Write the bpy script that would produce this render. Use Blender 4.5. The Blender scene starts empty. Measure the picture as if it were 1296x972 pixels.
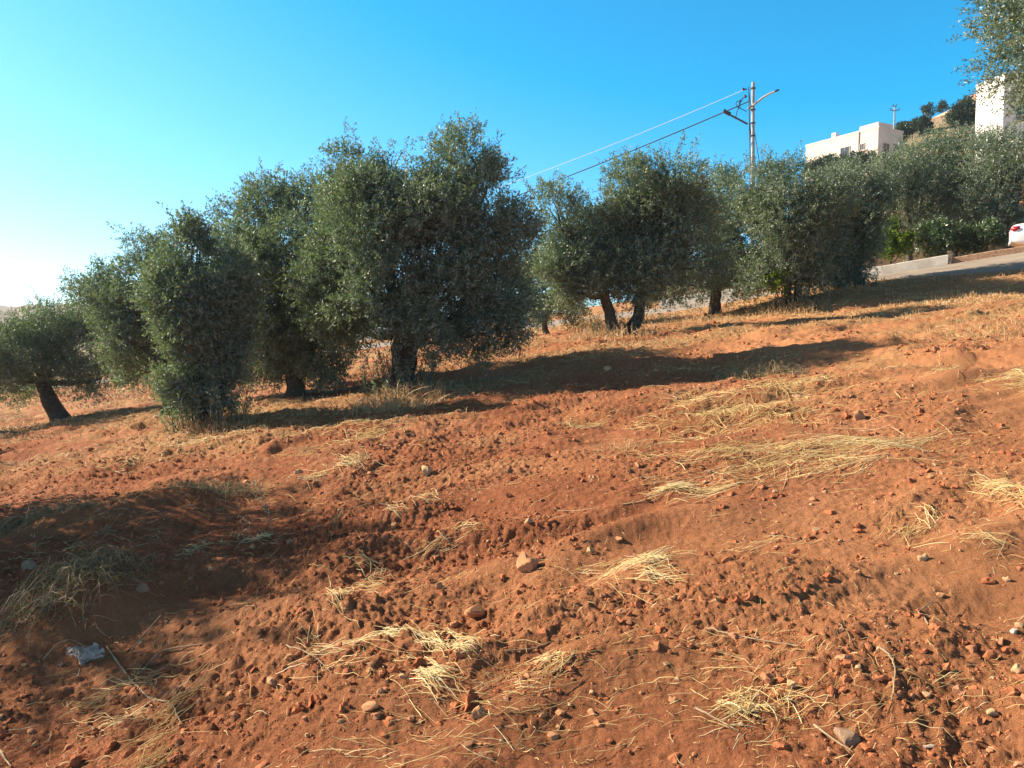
import bpy, bmesh, math, random
import numpy as np
from mathutils import Vector, Matrix

# ------------------------------------------------------------------ camera, sky, sun
S = bpy.context.scene
COL = S.collection
EYE = 1.6
PITCH = math.radians(3.6)
FPX = 972.0
cam_d = bpy.data.cameras.new('camera')
cam_d.sensor_width = 36.0
cam_d.lens = 27.0
cam_d.clip_start = 0.05
cam_d.clip_end = 6000
cam = bpy.data.objects.new('camera', cam_d)
COL.objects.link(cam)
cam.location = (0, 0, EYE)
cam.rotation_euler = (math.radians(90) - PITCH, 0, 0)
S.camera = cam

SUN_EL, SUN_AZ = math.radians(29.0), math.radians(-19.0)      # sun stands left, a little in front of the camera
SUNV = Vector((-math.cos(SUN_EL) * math.cos(SUN_AZ), -math.cos(SUN_EL) * math.sin(SUN_AZ), math.sin(SUN_EL)))
W = bpy.data.worlds.new('World')
S.world = W
W.use_nodes = True
wn, wl = W.node_tree.nodes, W.node_tree.links
bg = wn['Background']
sky = wn.new('ShaderNodeTexSky')
sky.sky_type = 'NISHITA'
sky.sun_disc = False
sky.sun_elevation = SUN_EL
sky.sun_rotation = math.atan2(SUNV.x, SUNV.y)
sky.altitude = 900
sky.air_density = 1.0
sky.dust_density = 0.6
sky.ozone_density = 2.5
grade = wn.new('ShaderNodeVectorMath')            # deep saturated blue of a phone picture
grade.operation = 'MULTIPLY_ADD'
grade.inputs[1].default_value = (0.69, 0.765, 0.905)
grade.inputs[2].default_value = (-0.90, 0, 0)
floor_ = wn.new('ShaderNodeVectorMath')
floor_.operation = 'MAXIMUM'
floor_.inputs[1].default_value = (0.10, 0, 0)
wl.new(sky.outputs[0], grade.inputs[0])
wl.new(grade.outputs[0], floor_.inputs[0])
# towards the zenith, out of view: added warm, dim grade that neutralises the shade
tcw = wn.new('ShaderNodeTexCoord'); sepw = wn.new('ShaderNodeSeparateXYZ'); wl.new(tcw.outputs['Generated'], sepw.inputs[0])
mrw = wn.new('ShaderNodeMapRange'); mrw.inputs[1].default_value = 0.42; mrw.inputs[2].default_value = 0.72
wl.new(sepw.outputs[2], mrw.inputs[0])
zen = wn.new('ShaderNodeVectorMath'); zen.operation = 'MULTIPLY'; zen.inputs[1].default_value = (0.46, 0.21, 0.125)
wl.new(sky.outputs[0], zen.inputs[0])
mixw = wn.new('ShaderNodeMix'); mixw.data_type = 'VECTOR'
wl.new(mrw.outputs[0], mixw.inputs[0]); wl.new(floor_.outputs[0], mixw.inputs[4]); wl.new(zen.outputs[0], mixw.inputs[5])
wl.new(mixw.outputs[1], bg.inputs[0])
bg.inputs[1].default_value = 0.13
sun_d = bpy.data.lights.new('sun', 'SUN')
sun_d.energy = 5.0
sun_d.angle = math.radians(0.5)
sun_d.color = (1.0, 0.86, 0.68)
sun = bpy.data.objects.new('sun', sun_d)
COL.objects.link(sun)
sun.rotation_euler = SUNV.to_track_quat('Z', 'Y').to_euler()
S.view_settings.view_transform = 'Standard'
S.view_settings.look = 'None'
S.view_settings.exposure = 1.15
S.view_settings.gamma = 1.0
S.cycles.max_bounces = 6
S.cycles.transparent_max_bounces = 8
S.cycles.use_denoising = True

# ------------------------------------------------------------------ numpy helpers
def h01(ix, iy, seed):
    n = (ix * 374761393 + iy * 668265263 + seed * 974634777) & 0xFFFFFFFF
    n = ((n ^ (n >> 13)) * 1274126177) & 0xFFFFFFFF
    n = ((n ^ (n >> 16)) * 2246822519) & 0xFFFFFFFF
    return ((n ^ (n >> 15)) & 0xFFFFFF) / float(0xFFFFFF)

def perlin(x, y, seed=0):
    x = np.asarray(x, float); y = np.asarray(y, float)
    xi = np.floor(x).astype(np.int64); yi = np.floor(y).astype(np.int64)
    xf = x - xi; yf = y - yi
    u = xf * xf * xf * (xf * (xf * 6 - 15) + 10); v = yf * yf * yf * (yf * (yf * 6 - 15) + 10)
    def g(ax, ay, dx, dy):
        a = h01(ax, ay, seed) * 2 * math.pi
        return np.cos(a) * dx + np.sin(a) * dy
    n00 = g(xi, yi, xf, yf); n10 = g(xi + 1, yi, xf - 1, yf)
    n01 = g(xi, yi + 1, xf, yf - 1); n11 = g(xi + 1, yi + 1, xf - 1, yf - 1)
    return ((n00 * (1 - u) + n10 * u) * (1 - v) + (n01 * (1 - u) + n11 * u) * v) * 1.5

def worley(x, y, seed=0):
    """distance to the nearest jittered cell point, and that cell's random value"""
    x = np.asarray(x, float); y = np.asarray(y, float)
    xi = np.floor(x).astype(np.int64); yi = np.floor(y).astype(np.int64)
    best = np.full(x.shape, 9.0); val = np.zeros(x.shape)
    for dx in (-1, 0, 1):
        for dy in (-1, 0, 1):
            cx = xi + dx; cy = yi + dy
            px = cx + h01(cx, cy, seed); py = cy + h01(cx, cy, seed + 7)
            d = np.hypot(px - x, py - y)
            m = d < best
            best = np.where(m, d, best)
            val = np.where(m, h01(cx, cy, seed + 13), val)
    return best, val

def sstep(a, b, t):
    t = np.clip((t - a) / (b - a), 0, 1)
    return t * t * (3 - 2 * t)

def ray(px, py):
    a = (px - 648.0) / FPX; b = -(py - 486.0) / FPX
    return np.array([a, math.cos(PITCH) + b * math.sin(PITCH), -math.sin(PITCH) + b * math.cos(PITCH)])

def at(px, py, d):
    r = ray(px, py)
    return np.array([0, 0, EYE]) + r * (d / r[1])

# ------------------------------------------------------------------ terrain heights
def base_h(x, y):
    x = np.asarray(x, float); y = np.asarray(y, float)
    ye = np.where(y < 40, np.maximum(y, -40), 40 + 30 * (1 - np.exp(-np.maximum(y - 40, 0) / 30)))
    xe = np.where(x < -25, -25 - 20 * (1 - np.exp(np.minimum(x + 25, 0) / 20)),
                  np.where(x > 60, 60 + 40 * (1 - np.exp(-np.maximum(x - 60, 0) / 40)), x))
    z = 0.15 * xe + 0.053 * ye
    q = np.maximum(0, (x - 8) * 0.64 + (y - 34) * 0.77)
    w = sstep(0.38, 0.50, x / np.maximum(y, 1.0)) * sstep(5, 25, y)
    qc = np.minimum(q, 80); over = np.maximum(q - 80, 0)
    z = z + (0.0027 * qc * qc + 3.0 * (1 - np.exp(-over / 8)) - 30 * (1 - np.exp(-(over / 120) ** 2))) * w
    r = np.hypot(x, y)
    # far ridge on the left
    az = np.arctan2(x, np.maximum(y, 1e-3))
    far = sstep(380, 640, r) * (1 - sstep(900, 1500, r)) * (1 - sstep(-0.5, 0.1, az))
    z = z + far * (22 + 6 * perlin(az * 9, r * 0.001, 3) + 3 * perlin(az * 31, r * 0.002, 4))
    return z

CTRL = [(505, 498, 13.5), (262, 546, 12.5), (76, 533, 22), (783, 426, 19), (903, 403, 24), (1003, 389, 23),
        (1090, 362, 24.3), (1110, 350, 28.8), (1200, 337, 27.3), (1296, 319, 26.3), (1296, 352, 22), (1180, 385, 20)]
PC = [at(*c) for c in CTRL] + [np.array((20.0, 28.2, 4.62))]
cx = [p[0] for p in PC]; cy = [p[1] for p in PC]; cz = [p[2] for p in PC]
for (ax, ay) in [(0, 0), (-2, 3), (2, 3), (0, 6), (4, 6), (-4, 6), (0, 9.5), (4.5, 10), (9, 11), (-10, 8), (9, 36), (-4, 38), (-14, 30), (28, 30), (20, 14), (26, 18), (-18, 18)]:
    cx.append(ax); cy.append(ay); cz.append(float(base_h(ax, ay)))
cx = np.array(cx); cy = np.array(cy); cz = np.array(cz)
SG = 3.6
K = np.exp(-((cx[:, None] - cx[None]) ** 2 + (cy[:, None] - cy[None]) ** 2) / (2 * SG * SG)) + 0.03 * np.eye(len(cx))
RW = np.linalg.solve(K, cz - base_h(cx, cy))

def smooth_h(x, y):
    z = base_h(x, y)
    x = np.asarray(x, float); y = np.asarray(y, float)
    for i in range(len(RW)):
        z = z + RW[i] * np.exp(-((x - cx[i]) ** 2 + (y - cy[i]) ** 2) / (2 * SG * SG))
    return z

# far kerb line of the road (left-back to right-front)
KERB = np.array([(27, 19.2), (22, 22.9), (17.9, 26.2), (15.7, 27.5), (13.7, 28.9), (9.0, 32.6), (3.0, 37.0), (-7, 43.0), (-22, 51.0), (-45, 62)])
ROADW = 4.2

def kerb_dist(x, y):
    """signed distance in front of the kerb line (positive on the camera's side)"""
    x = np.asarray(x, float); y = np.asarray(y, float)
    best = np.full(x.shape, 1e9); sg = np.ones(x.shape)
    for a, b in zip(KERB[:-1], KERB[1:]):
        d = b - a; L2 = d @ d
        t = np.clip(((x - a[0]) * d[0] + (y - a[1]) * d[1]) / L2, 0, 1)
        qx = x - a[0] - t * d[0]; qy = y - a[1] - t * d[1]
        dd = np.hypot(qx, qy)
        m = dd < best
        best = np.where(m, dd, best)
        sg = np.where(m, np.sign(d[0] * qy - d[1] * qx), sg)
    return best * sg      # left of travel direction (which faces the camera)

def seg_bump(x, y, a, b, w):
    ax, ay = a; bx, by = b
    dx, dy = bx - ax, by - ay
    t = np.clip(((x - ax) * dx + (y - ay) * dy) / (dx * dx + dy * dy), 0, 1)
    d = np.hypot(x - ax - t * dx, y - ay - t * dy)
    return np.exp(-(d / w) ** 2)

def relief(x, y):
    x = np.asarray(x, float); y = np.asarray(y, float)
    r = np.hypot(x, y)
    kd = kerb_dist(x, y)
    road = sstep(-0.3, 0.0, kd) * (1 - sstep(ROADW, ROADW + 0.7, kd))
    behind = sstep(0.2, -0.6, kd) * 0.0
    wx = x + 0.35 * perlin(x * 0.7, y * 0.7, 21); wy = y + 0.35 * perlin(x * 0.7, y * 0.7, 22)
    z = 0.10 * perlin(wx * 0.32, wy * 0.5, 1) + 0.06 * perlin(wx * 0.8, wy * 1.1, 2)
    # plough furrows across the slope, broken up
    ph = (wy * 1.0 - wx * 0.10) * 2 * math.pi / 0.85 + 2.2 * perlin(x * 0.35, y * 0.5, 5)
    fm = sstep(-0.25, 0.35, perlin(x * 0.22, y * 0.33, 6))
    z = z + 0.038 * np.sin(ph) * fm + 0.012 * np.sin(ph * 2.3 + 1.1) * fm
    z = z + 0.045 * perlin(wx * 2.1, wy * 2.4, 8)
    rough = sstep(-0.35, 0.4, perlin(x * 0.5, y * 0.62, 9))
    rough = 0.3 + 0.7 * rough
    rough = rough * (1 - 0.42 * sstep(0.1, 1.8, x - 0.12 * y))
    fade = 1 - sstep(14, 40, r) * 0.75
    n1 = np.abs(perlin(wx * 4.3, wy * 4.7, 10)); n2 = np.abs(perlin(x * 9.5, y * 9.5, 11))
    z = z + fade * rough * (0.019 * n1 + 0.018 * n2 + 0.014 * perlin(x * 21, y * 21, 12) + 0.010 * np.abs(perlin(x * 37, y * 37, 14)))
    mid = sstep(5.5, 10, y) * (1 - sstep(40, 70, r))
    z = z + mid * (0.030 * perlin(wx * 1.5, wy * 1.9, 15) + 0.030 * np.abs(perlin(x * 6.5, y * 6.5, 18)) + 0.03 * np.abs(perlin(wx * 2.6, wy * 3.1, 16)) - 0.055 * sstep(0.25, 0.7, perlin(wx * 1.1, wy * 2.0, 17)))
    # clods
    m = r < 24
    cl = np.zeros_like(z)
    if np.any(m):
        xm, ym = x[m], y[m]
        for s, amp, sd in ((7.5, 0.006, 31), (15.0, 0.009, 33), (29.0, 0.008, 35)):
            d, v = worley(xm * s + 0.3 * perlin(xm * s * 1.7, ym * s * 1.7, sd), ym * s, sd)
            bump = np.clip(1 - (d / (0.30 + 0.28 * v)) ** 2, 0, 1) ** 0.6
            cl[m] += amp * bump * (v > 0.45) * (0.3 + v)
    z = z + cl * rough * fade
    # shallow ditch and weed mound in the lower left, bank at its right
    z = z - 0.09 * seg_bump(x, y, (-1.95, 6.9), (-2.0, 4.1), 0.55) + 0.05 * seg_bump(x, y, (-0.75, 6.2), (-1.25, 3.9), 0.45)
    z = z + 0.26 * seg_bump(x, y, (-2.75, 4.75), (-2.55, 4.6), 0.42) + 0.22 * seg_bump(x, y, (-4.1, 7.0), (-3.3, 7.2), 0.5)
    z = z - 0.12 * seg_bump(x, y, (3.4, 11.5), (5.6, 9.0), 0.35)
    amp = sstep(0.0, 0.6, np.abs(kd)) * 0 + 1
    z = z * (1 - road) * np.where(kd < 0, 0.6, 1) * (1 - 0.9 * sstep(45, 120, r))
    return z

def hh(x, y):
    x = np.atleast_1d(np.asarray(x, float)); y = np.atleast_1d(np.asarray(y, float))
    return smooth_h(x, y) + relief(x, y)

def gz(x, y):
    return float(hh(x, y)[0])

def gp(px, py, smooth=False):
    """where the ray through a photo point meets the ground"""
    r = ray(px, py)
    t = np.concatenate([np.linspace(1.0, 12, 900), np.linspace(12.01, 60, 1200)])
    P = np.array([0, 0, EYE])[None] + r[None] * t[:, None]
    g = smooth_h(P[:, 0], P[:, 1]) + (0 if smooth else relief(P[:, 0], P[:, 1]))
    k = np.argmax(P[:, 2] < g)
    return float(P[k, 0]), float(P[k, 1])

# ------------------------------------------------------------------ mesh + object helpers
def np_mesh(name, V, F, smooth=True, attrs=None):
    V = np.ascontiguousarray(V, dtype=np.float32); F = np.ascontiguousarray(F, dtype=np.int32)
    me = bpy.data.meshes.new(name)
    k = F.shape[1]
    me.vertices.add(len(V)); me.vertices.foreach_set('co', V.ravel())
    me.loops.add(F.size); me.loops.foreach_set('vertex_index', F.ravel())
    me.polygons.add(len(F))
    me.polygons.foreach_set('loop_start', np.arange(0, F.size, k, dtype=np.int32))
    me.polygons.foreach_set('loop_total', np.full(len(F), k, dtype=np.int32))
    me.polygons.foreach_set('use_smooth', np.full(len(F), smooth, dtype=bool))
    me.update(calc_edges=True)
    for an, (dom, arr) in (attrs or {}).items():
        at_ = me.attributes.new(an, 'FLOAT', dom)
        at_.data.foreach_set('value', np.ascontiguousarray(arr, dtype=np.float32))
    return me

def link(name, me, mat, parent=None):
    o = bpy.data.objects.new(name, me)
    COL.objects.link(o)
    if mat is not None and len(me.materials) == 0:
        me.materials.append(mat)
    if parent is not None:
        o.parent = parent
    return o

def tag(o, label=None, cat=None, group=None, kind=None):
    if label: o['label'] = label
    if cat: o['category'] = cat
    if group: o['group'] = group
    if kind: o['kind'] = kind
    return o

def empty(name, loc, rz=0.0):
    o = bpy.data.objects.new(name, None)
    COL.objects.link(o)
    o.empty_display_size = 0.2
    o.location = loc
    o.rotation_euler = (0, 0, rz)
    return o

class Tubes:
    """collects tapered tubes into one mesh"""
    def __init__(self):
        self.V = []; self.F = []; self.n = 0
    def add(self, pts, rad, sides=6, rng=None, bump=0.0):
        P = np.asarray(pts, float); R = np.broadcast_to(np.asarray(rad, float), (len(P),)).copy()
        T = np.gradient(P, axis=0); T /= np.linalg.norm(T, axis=1)[:, None] + 1e-9
        ref = np.array([0, 0, 1.0]) if abs(T[0, 2]) < 0.8 else np.array([1.0, 0, 0])
        A = np.cross(T, ref); A /= np.linalg.norm(A, axis=1)[:, None] + 1e-9
        B = np.cross(T, A)
        a = np.linspace(0, 2 * math.pi, sides, endpoint=False)
        rr = R[:, None] * np.ones((1, sides))
        if rng is not None and bump:
            rr = rr * (1 + bump * (rng.random((len(P), sides)) - 0.5) + bump * 0.8 * np.sin(a * 3 + rng.random() * 6)[None])
        V = P[:, None] + rr[..., None] * (np.cos(a)[None, :, None] * A[:, None] + np.sin(a)[None, :, None] * B[:, None])
        self.V.append(V.reshape(-1, 3))
        i = np.arange(len(P) - 1)[:, None] * sides; j = np.arange(sides)[None]; j2 = (j + 1) % sides
        F = np.stack([i + j, i + j2, i + sides + j2, i + sides + j], -1).reshape(-1, 4) + self.n
        self.F.append(F)
        self.n += len(P) * sides
    def mesh(self, name, smooth=True, origin=None):
        V = np.concatenate(self.V)
        if origin is not None: V = V - np.asarray(origin)
        return np_mesh(name, V, np.concatenate(self.F), smooth)

def bm_mesh(name, bm, smooth=False):
    me = bpy.data.meshes.new(name)
    bmesh.ops.recalc_face_normals(bm, faces=bm.faces)
    bm.to_mesh(me); bm.free()
    if smooth:
        me.polygons.foreach_set('use_smooth', [True] * len(me.polygons))
    return me

def add_box(bm, c, s, bevel=0.0, M=None):
    r = bmesh.ops.create_cube(bm, size=1.0)
    vs = r['verts']
    bmesh.ops.scale(bm, vec=s, verts=vs)
    bmesh.ops.translate(bm, vec=c, verts=vs)
    if M is not None: bmesh.ops.transform(bm, matrix=M, verts=vs)
    if bevel:
        es = list({e for v in vs for e in v.link_edges})
        bmesh.ops.bevel(bm, geom=es, offset=bevel, segments=2, affect='EDGES')

# ------------------------------------------------------------------ materials
def new_mat(name, rough=0.8, spec=0.3):
    m = bpy.data.materials.new(name)
    m.use_nodes = True
    b = m.node_tree.nodes['Principled BSDF']
    b.inputs['Roughness'].default_value = rough
    b.inputs['Specular IOR Level'].default_value = spec
    return m, m.node_tree.nodes, m.node_tree.links, b

def coords(nd): return nd.new('ShaderNodeTexCoord').outputs['Object']

def noise(nd, lk, vec, scale, detail=4, rough=0.55):
    n = nd.new('ShaderNodeTexNoise')
    n.inputs['Scale'].default_value = scale; n.inputs['Detail'].default_value = detail; n.inputs['Roughness'].default_value = rough
    lk.new(vec, n.inputs['Vector'])
    return n.outputs['Fac']

def ramp(nd, lk, fac, stops):
    r = nd.new('ShaderNodeValToRGB')
    el = r.color_ramp.elements
    el[0].position, el[0].color = stops[0][0], (*stops[0][1], 1)
    el[1].position, el[1].color = stops[-1][0], (*stops[-1][1], 1)
    for p, c in stops[1:-1]:
        e = el.new(p); e.color = (*c, 1)
    lk.new(fac, r.inputs[0])
    return r.outputs[0]

def mixc(nd, lk, fac, a, b, mode='MIX'):
    m = nd.new('ShaderNodeMix'); m.data_type = 'RGBA'; m.blend_type = mode
    for s, v in ((0, fac), (6, a), (7, b)):
        if hasattr(v, 'is_linked'): lk.new(v, m.inputs[s])
        elif s == 0: m.inputs[0].default_value = v
        else: m.inputs[s].default_value = (*v, 1)
    return m.outputs[2]

def bump(nd, lk, h, strength, dist, prev=None):
    b = nd.new('ShaderNodeBump'); b.inputs['Strength'].default_value = strength; b.inputs['Distance'].default_value = dist
    lk.new(h, b.inputs['Height'])
    if prev is not None: lk.new(prev, b.inputs['Normal'])
    return b.outputs[0]

def simple(name, stops, scale=6, rough=0.85, spec=0.25, bs=0.4, bd=0.01, bscale=40):
    m, nd, lk, b = new_mat(name, rough, spec)
    c = coords(nd)
    lk.new(ramp(nd, lk, noise(nd, lk, c, scale, 6), stops), b.inputs['Base Color'])
    lk.new(bump(nd, lk, noise(nd, lk, c, bscale, 5), bs, bd), b.inputs['Normal'])
    return m

def attr(nd, name):
    a = nd.new('ShaderNodeAttribute'); a.attribute_name = name
    return a.outputs['Fac']

def make_soil():
    m, nd, lk, b = new_mat('red_soil', 0.95, 0.12)
    c = coords(nd)
    c1 = ramp(nd, lk, noise(nd, lk, c, 0.7, 6, 0.6), [(0.30, (0.295, 0.095, 0.041)), (0.52, (0.400, 0.148, 0.066)), (0.72, (0.530, 0.228, 0.112))])
    c2 = ramp(nd, lk, noise(nd, lk, c, 16, 6, 0.7), [(0.30, (0.52, 0.45, 0.43)), (0.52, (1, 1, 1)), (0.75, (1.30, 1.34, 1.42))])
    col = mixc(nd, lk, 0.85, c1, c2, 'MULTIPLY')
    c3 = ramp(nd, lk, noise(nd, lk, c, 120, 3, 0.6), [(0.25, (0.7, 0.66, 0.64)), (0.5, (1, 1, 1)), (0.74, (1.35, 1.4, 1.5))])
    col = mixc(nd, lk, 0.95, col, c3, 'MULTIPLY')
    # paler dusty earth and dry litter, where the attributes say
    dust = mixc(nd, lk, attr(nd, 'dust'), col, (0.56, 0.260, 0.115))
    lit = ramp(nd, lk, noise(nd, lk, c, 45, 5, 0.7), [(0.35, (0.33, 0.17, 0.07)), (0.6, (0.50, 0.34, 0.15)), (0.8, (0.58, 0.44, 0.22))])
    litf = nd.new('ShaderNodeMath'); litf.operation = 'MULTIPLY'
    lk.new(attr(nd, 'litter'), litf.inputs[0])
    lk.new(ramp(nd, lk, noise(nd, lk, c, 7, 6, 0.7), [(0.38, (0, 0, 0)), (0.6, (1, 1, 1))]), litf.inputs[1])
    col = mixc(nd, lk, litf.outputs[0], dust, lit)
    far = ramp(nd, lk, noise(nd, lk, c, 0.05, 5), [(0.35, (0.33, 0.20, 0.12)), (0.55, (0.36, 0.25, 0.15)), (0.7, (0.16, 0.15, 0.08))])
    col = mixc(nd, lk, attr(nd, 'far'), col, far)
    lk.new(col, b.inputs['Base Color'])
    n0 = bump(nd, lk, noise(nd, lk, c, 8, 10, 0.8), 0.6, 0.04)
    n1 = bump(nd, lk, noise(nd, lk, c, 26, 8, 0.75), 1.0, 0.03, n0)
    n2 = bump(nd, lk, noise(nd, lk, c, 110, 5, 0.75), 1.0, 0.011, n1)
    lk.new(n2, b.inputs['Normal'])
    return m
M_SOIL = make_soil()

def make_clod():
    m, nd, lk, b = new_mat('soil_clod', 0.95, 0.1)
    c = coords(nd)
    col = ramp(nd, lk, noise(nd, lk, c, 9, 5, 0.7), [(0.3, (0.29, 0.094, 0.040)), (0.55, (0.405, 0.150, 0.067)), (0.75, (0.53, 0.228, 0.112))])
    col = mixc(nd, lk, attr(nd, 'tone'), col, (0.45, 0.22, 0.12))
    lk.new(col, b.inputs['Base Color'])
    lk.new(bump(nd, lk, noise(nd, lk, c, 110, 4, 0.7), 0.6, 0.006), b.inputs['Normal'])
    return m
M_CLOD = make_clod()
M_STONE = simple('ochre_stone', [(0.3, (0.42, 0.17, 0.075)), (0.5, (0.54, 0.26, 0.12)), (0.7, (0.62, 0.36, 0.19))], 9, 0.9, 0.2, 0.5, 0.006, 50)
M_PALE = simple('limestone', [(0.3, (0.44, 0.22, 0.10)), (0.5, (0.56, 0.34, 0.17)), (0.7, (0.66, 0.46, 0.27))], 9, 0.9, 0.2, 0.5, 0.006, 50)
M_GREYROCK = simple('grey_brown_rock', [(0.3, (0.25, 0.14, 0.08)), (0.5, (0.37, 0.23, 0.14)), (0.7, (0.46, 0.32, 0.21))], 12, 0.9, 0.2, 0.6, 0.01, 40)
M_BARK = simple('olive_bark', [(0.3, (0.055, 0.042, 0.032)), (0.55, (0.11, 0.088, 0.068)), (0.75, (0.19, 0.16, 0.125))], 12, 0.95, 0.1, 1.0, 0.03, 14)
M_TWIG = simple('dry_twig', [(0.3, (0.20, 0.13, 0.075)), (0.6, (0.36, 0.26, 0.16)), (0.8, (0.46, 0.36, 0.24))], 20)

def make_straw(name, stops):
    m, nd, lk, b = new_mat(name, 0.6, 0.35)
    lk.new(ramp(nd, lk, attr(nd, 'tone'), stops), b.inputs['Base Color'])
    return m
M_STRAW = make_straw('straw', [(0.0, (0.44, 0.24, 0.09)), (0.35, (0.66, 0.45, 0.18)), (0.75, (0.80, 0.61, 0.28)), (1.0, (0.84, 0.71, 0.42))])
M_DRY = make_straw('dry_grass', [(0.0, (0.32, 0.16, 0.065)), (0.4, (0.52, 0.31, 0.13)), (0.8, (0.66, 0.44, 0.21)), (1.0, (0.74, 0.57, 0.33))])
M_WEED = make_straw('withered_weed', [(0.0, (0.20, 0.12, 0.05)), (0.4, (0.31, 0.21, 0.10)), (0.8, (0.42, 0.31, 0.15)), (1.0, (0.55, 0.44, 0.24))])

def make_leaf(name, stops, back, trans=0.22, gloss=0.10):
    m = bpy.data.materials.new(name); m.use_nodes = True
    nd, lk = m.node_tree.nodes, m.node_tree.links
    nd.remove(nd['Principled BSDF'])
    out = nd['Material Output']
    front = ramp(nd, lk, attr(nd, 'tone'), stops)
    geo = nd.new('ShaderNodeNewGeometry')
    col = mixc(nd, lk, geo.outputs['Backfacing'], front, back)
    d = nd.new('ShaderNodeBsdfDiffuse'); lk.new(col, d.inputs[0])
    t = nd.new('ShaderNodeBsdfTranslucent')
    lk.new(mixc(nd, lk, 1.0, col, (1.0, 1.25, 0.5), 'MULTIPLY'), t.inputs[0])
    g = nd.new('ShaderNodeBsdfGlossy'); g.inputs['Roughness'].default_value = 0.42; g.inputs[0].default_value = (0.8, 0.8, 0.8, 1)
    a = nd.new('ShaderNodeMixShader'); a.inputs[0].default_value = trans
    lk.new(d.outputs[0], a.inputs[1]); lk.new(t.outputs[0], a.inputs[2])
    e = nd.new('ShaderNodeMixShader'); e.inputs[0].default_value = gloss
    lk.new(a.outputs[0], e.inputs[1]); lk.new(g.outputs[0], e.inputs[2])
    lk.new(e.outputs[0], out.inputs[0])
    return m
M_OLIVE = make_leaf('olive_leaf', [(0.0, (0.060, 0.088, 0.055)), (0.5, (0.142, 0.182, 0.118)), (0.85, (0.230, 0.268, 0.190)), (1.0, (0.30, 0.28, 0.15))], (0.25, 0.29, 0.22), 0.34, 0.06)
M_LIME = make_leaf('lime_leaf', [(0.0, (0.075, 0.115, 0.010)), (0.5, (0.135, 0.185, 0.014)), (1.0, (0.22, 0.26, 0.025))], (0.12, 0.17, 0.03), 0.4, 0.03)
M_BUSH = make_leaf('bush_leaf', [(0.0, (0.04, 0.08, 0.02)), (0.5, (0.08, 0.13, 0.035)), (1.0, (0.14, 0.18, 0.06))], (0.10, 0.15, 0.06))
M_DARKTREE = make_leaf('dark_tree_leaf', [(0.0, (0.025, 0.05, 0.022)), (0.5, (0.045, 0.075, 0.032)), (1.0, (0.075, 0.10, 0.045))], (0.05, 0.08, 0.04), 0.15, 0.06)
M_WEEDLEAF = make_leaf('grey_weed_leaf', [(0.0, (0.08, 0.07, 0.03)), (0.5, (0.15, 0.12, 0.055)), (1.0, (0.24, 0.19, 0.09))], (0.14, 0.12, 0.06), 0.2, 0.04)
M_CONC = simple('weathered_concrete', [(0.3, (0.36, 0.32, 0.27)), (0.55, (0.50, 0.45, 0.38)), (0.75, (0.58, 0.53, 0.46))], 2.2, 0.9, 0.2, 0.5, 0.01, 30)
M_WALLBR = simple('brown_render', [(0.3, (0.20, 0.14, 0.09)), (0.6, (0.27, 0.20, 0.13)), (0.8, (0.33, 0.25, 0.17))], 1.5)
M_ASPH = simple('dusty_asphalt', [(0.3, (0.24, 0.19, 0.15)), (0.55, (0.32, 0.26, 0.20)), (0.8, (0.40, 0.32, 0.25))], 0.9, 0.9, 0.2, 0.5, 0.006, 90)
M_CREAM = simple('cream_stone_facing', [(0.3, (0.58, 0.49, 0.40)), (0.6, (0.66, 0.57, 0.47)), (0.8, (0.70, 0.62, 0.52))], 0.8, 0.9, 0.2, 0.3, 0.01, 6)
M_WHITE = simple('white_render', [(0.3, (0.70, 0.66, 0.60)), (0.6, (0.78, 0.75, 0.69)), (0.8, (0.80, 0.78, 0.73))], 0.8, 0.9, 0.2, 0.2, 0.01, 8)
M_TERRACE = simple('tan_stone_wall', [(0.3, (0.40, 0.26, 0.16)), (0.6, (0.52, 0.36, 0.23)), (0.8, (0.58, 0.42, 0.29))], 1.2)
M_PINK = simple('pink_roof', [(0.3, (0.45, 0.20, 0.14)), (0.7, (0.58, 0.29, 0.21))], 2)
M_METAL = simple('galvanised_steel', [(0.3, (0.28, 0.27, 0.25)), (0.7, (0.40, 0.39, 0.36))], 3, 0.5, 0.5, 0.1, 0.002, 30)
M_DARKMETAL = simple('dark_fitting', [(0.3, (0.05, 0.055, 0.06)), (0.7, (0.09, 0.09, 0.10))], 5, 0.5, 0.4, 0.1, 0.002, 30)
M_BLACKCABLE = simple('black_cable', [(0.3, (0.03, 0.03, 0.03)), (0.7, (0.05, 0.05, 0.05))], 5, 0.6, 0.3, 0.1, 0.002, 30)
M_PALECABLE = simple('pale_cable', [(0.3, (0.70, 0.68, 0.64)), (0.7, (0.78, 0.76, 0.72))], 5, 0.5, 0.3, 0.1, 0.002, 30)
M_GLASS = simple('dark_window_glass', [(0.3, (0.035, 0.04, 0.045)), (0.7, (0.06, 0.065, 0.07))], 2, 0.12, 0.5, 0.02, 0.001, 5)
M_FRAME = simple('window_frame_paint', [(0.3, (0.40, 0.36, 0.30)), (0.7, (0.48, 0.43, 0.37))], 4)
M_BAG = simple('grey_plastic_film', [(0.3, (0.38, 0.30, 0.23)), (0.7, (0.58, 0.48, 0.38))], 12, 0.75, 0.2, 0.5, 0.01, 25)
M_CARW = simple('white_car_paint', [(0.3, (0.74, 0.74, 0.74)), (0.7, (0.80, 0.80, 0.80))], 1.5, 0.25, 0.5, 0.01, 0.001, 5)
M_TAIL = simple('red_tail_lamp', [(0.3, (0.50, 0.015, 0.03)), (0.7, (0.62, 0.03, 0.05))], 8, 0.2, 0.5, 0.05, 0.001, 30)
M_TYRE = simple('tyre_rubber', [(0.3, (0.02, 0.02, 0.02)), (0.7, (0.035, 0.035, 0.035))], 8)
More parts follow.
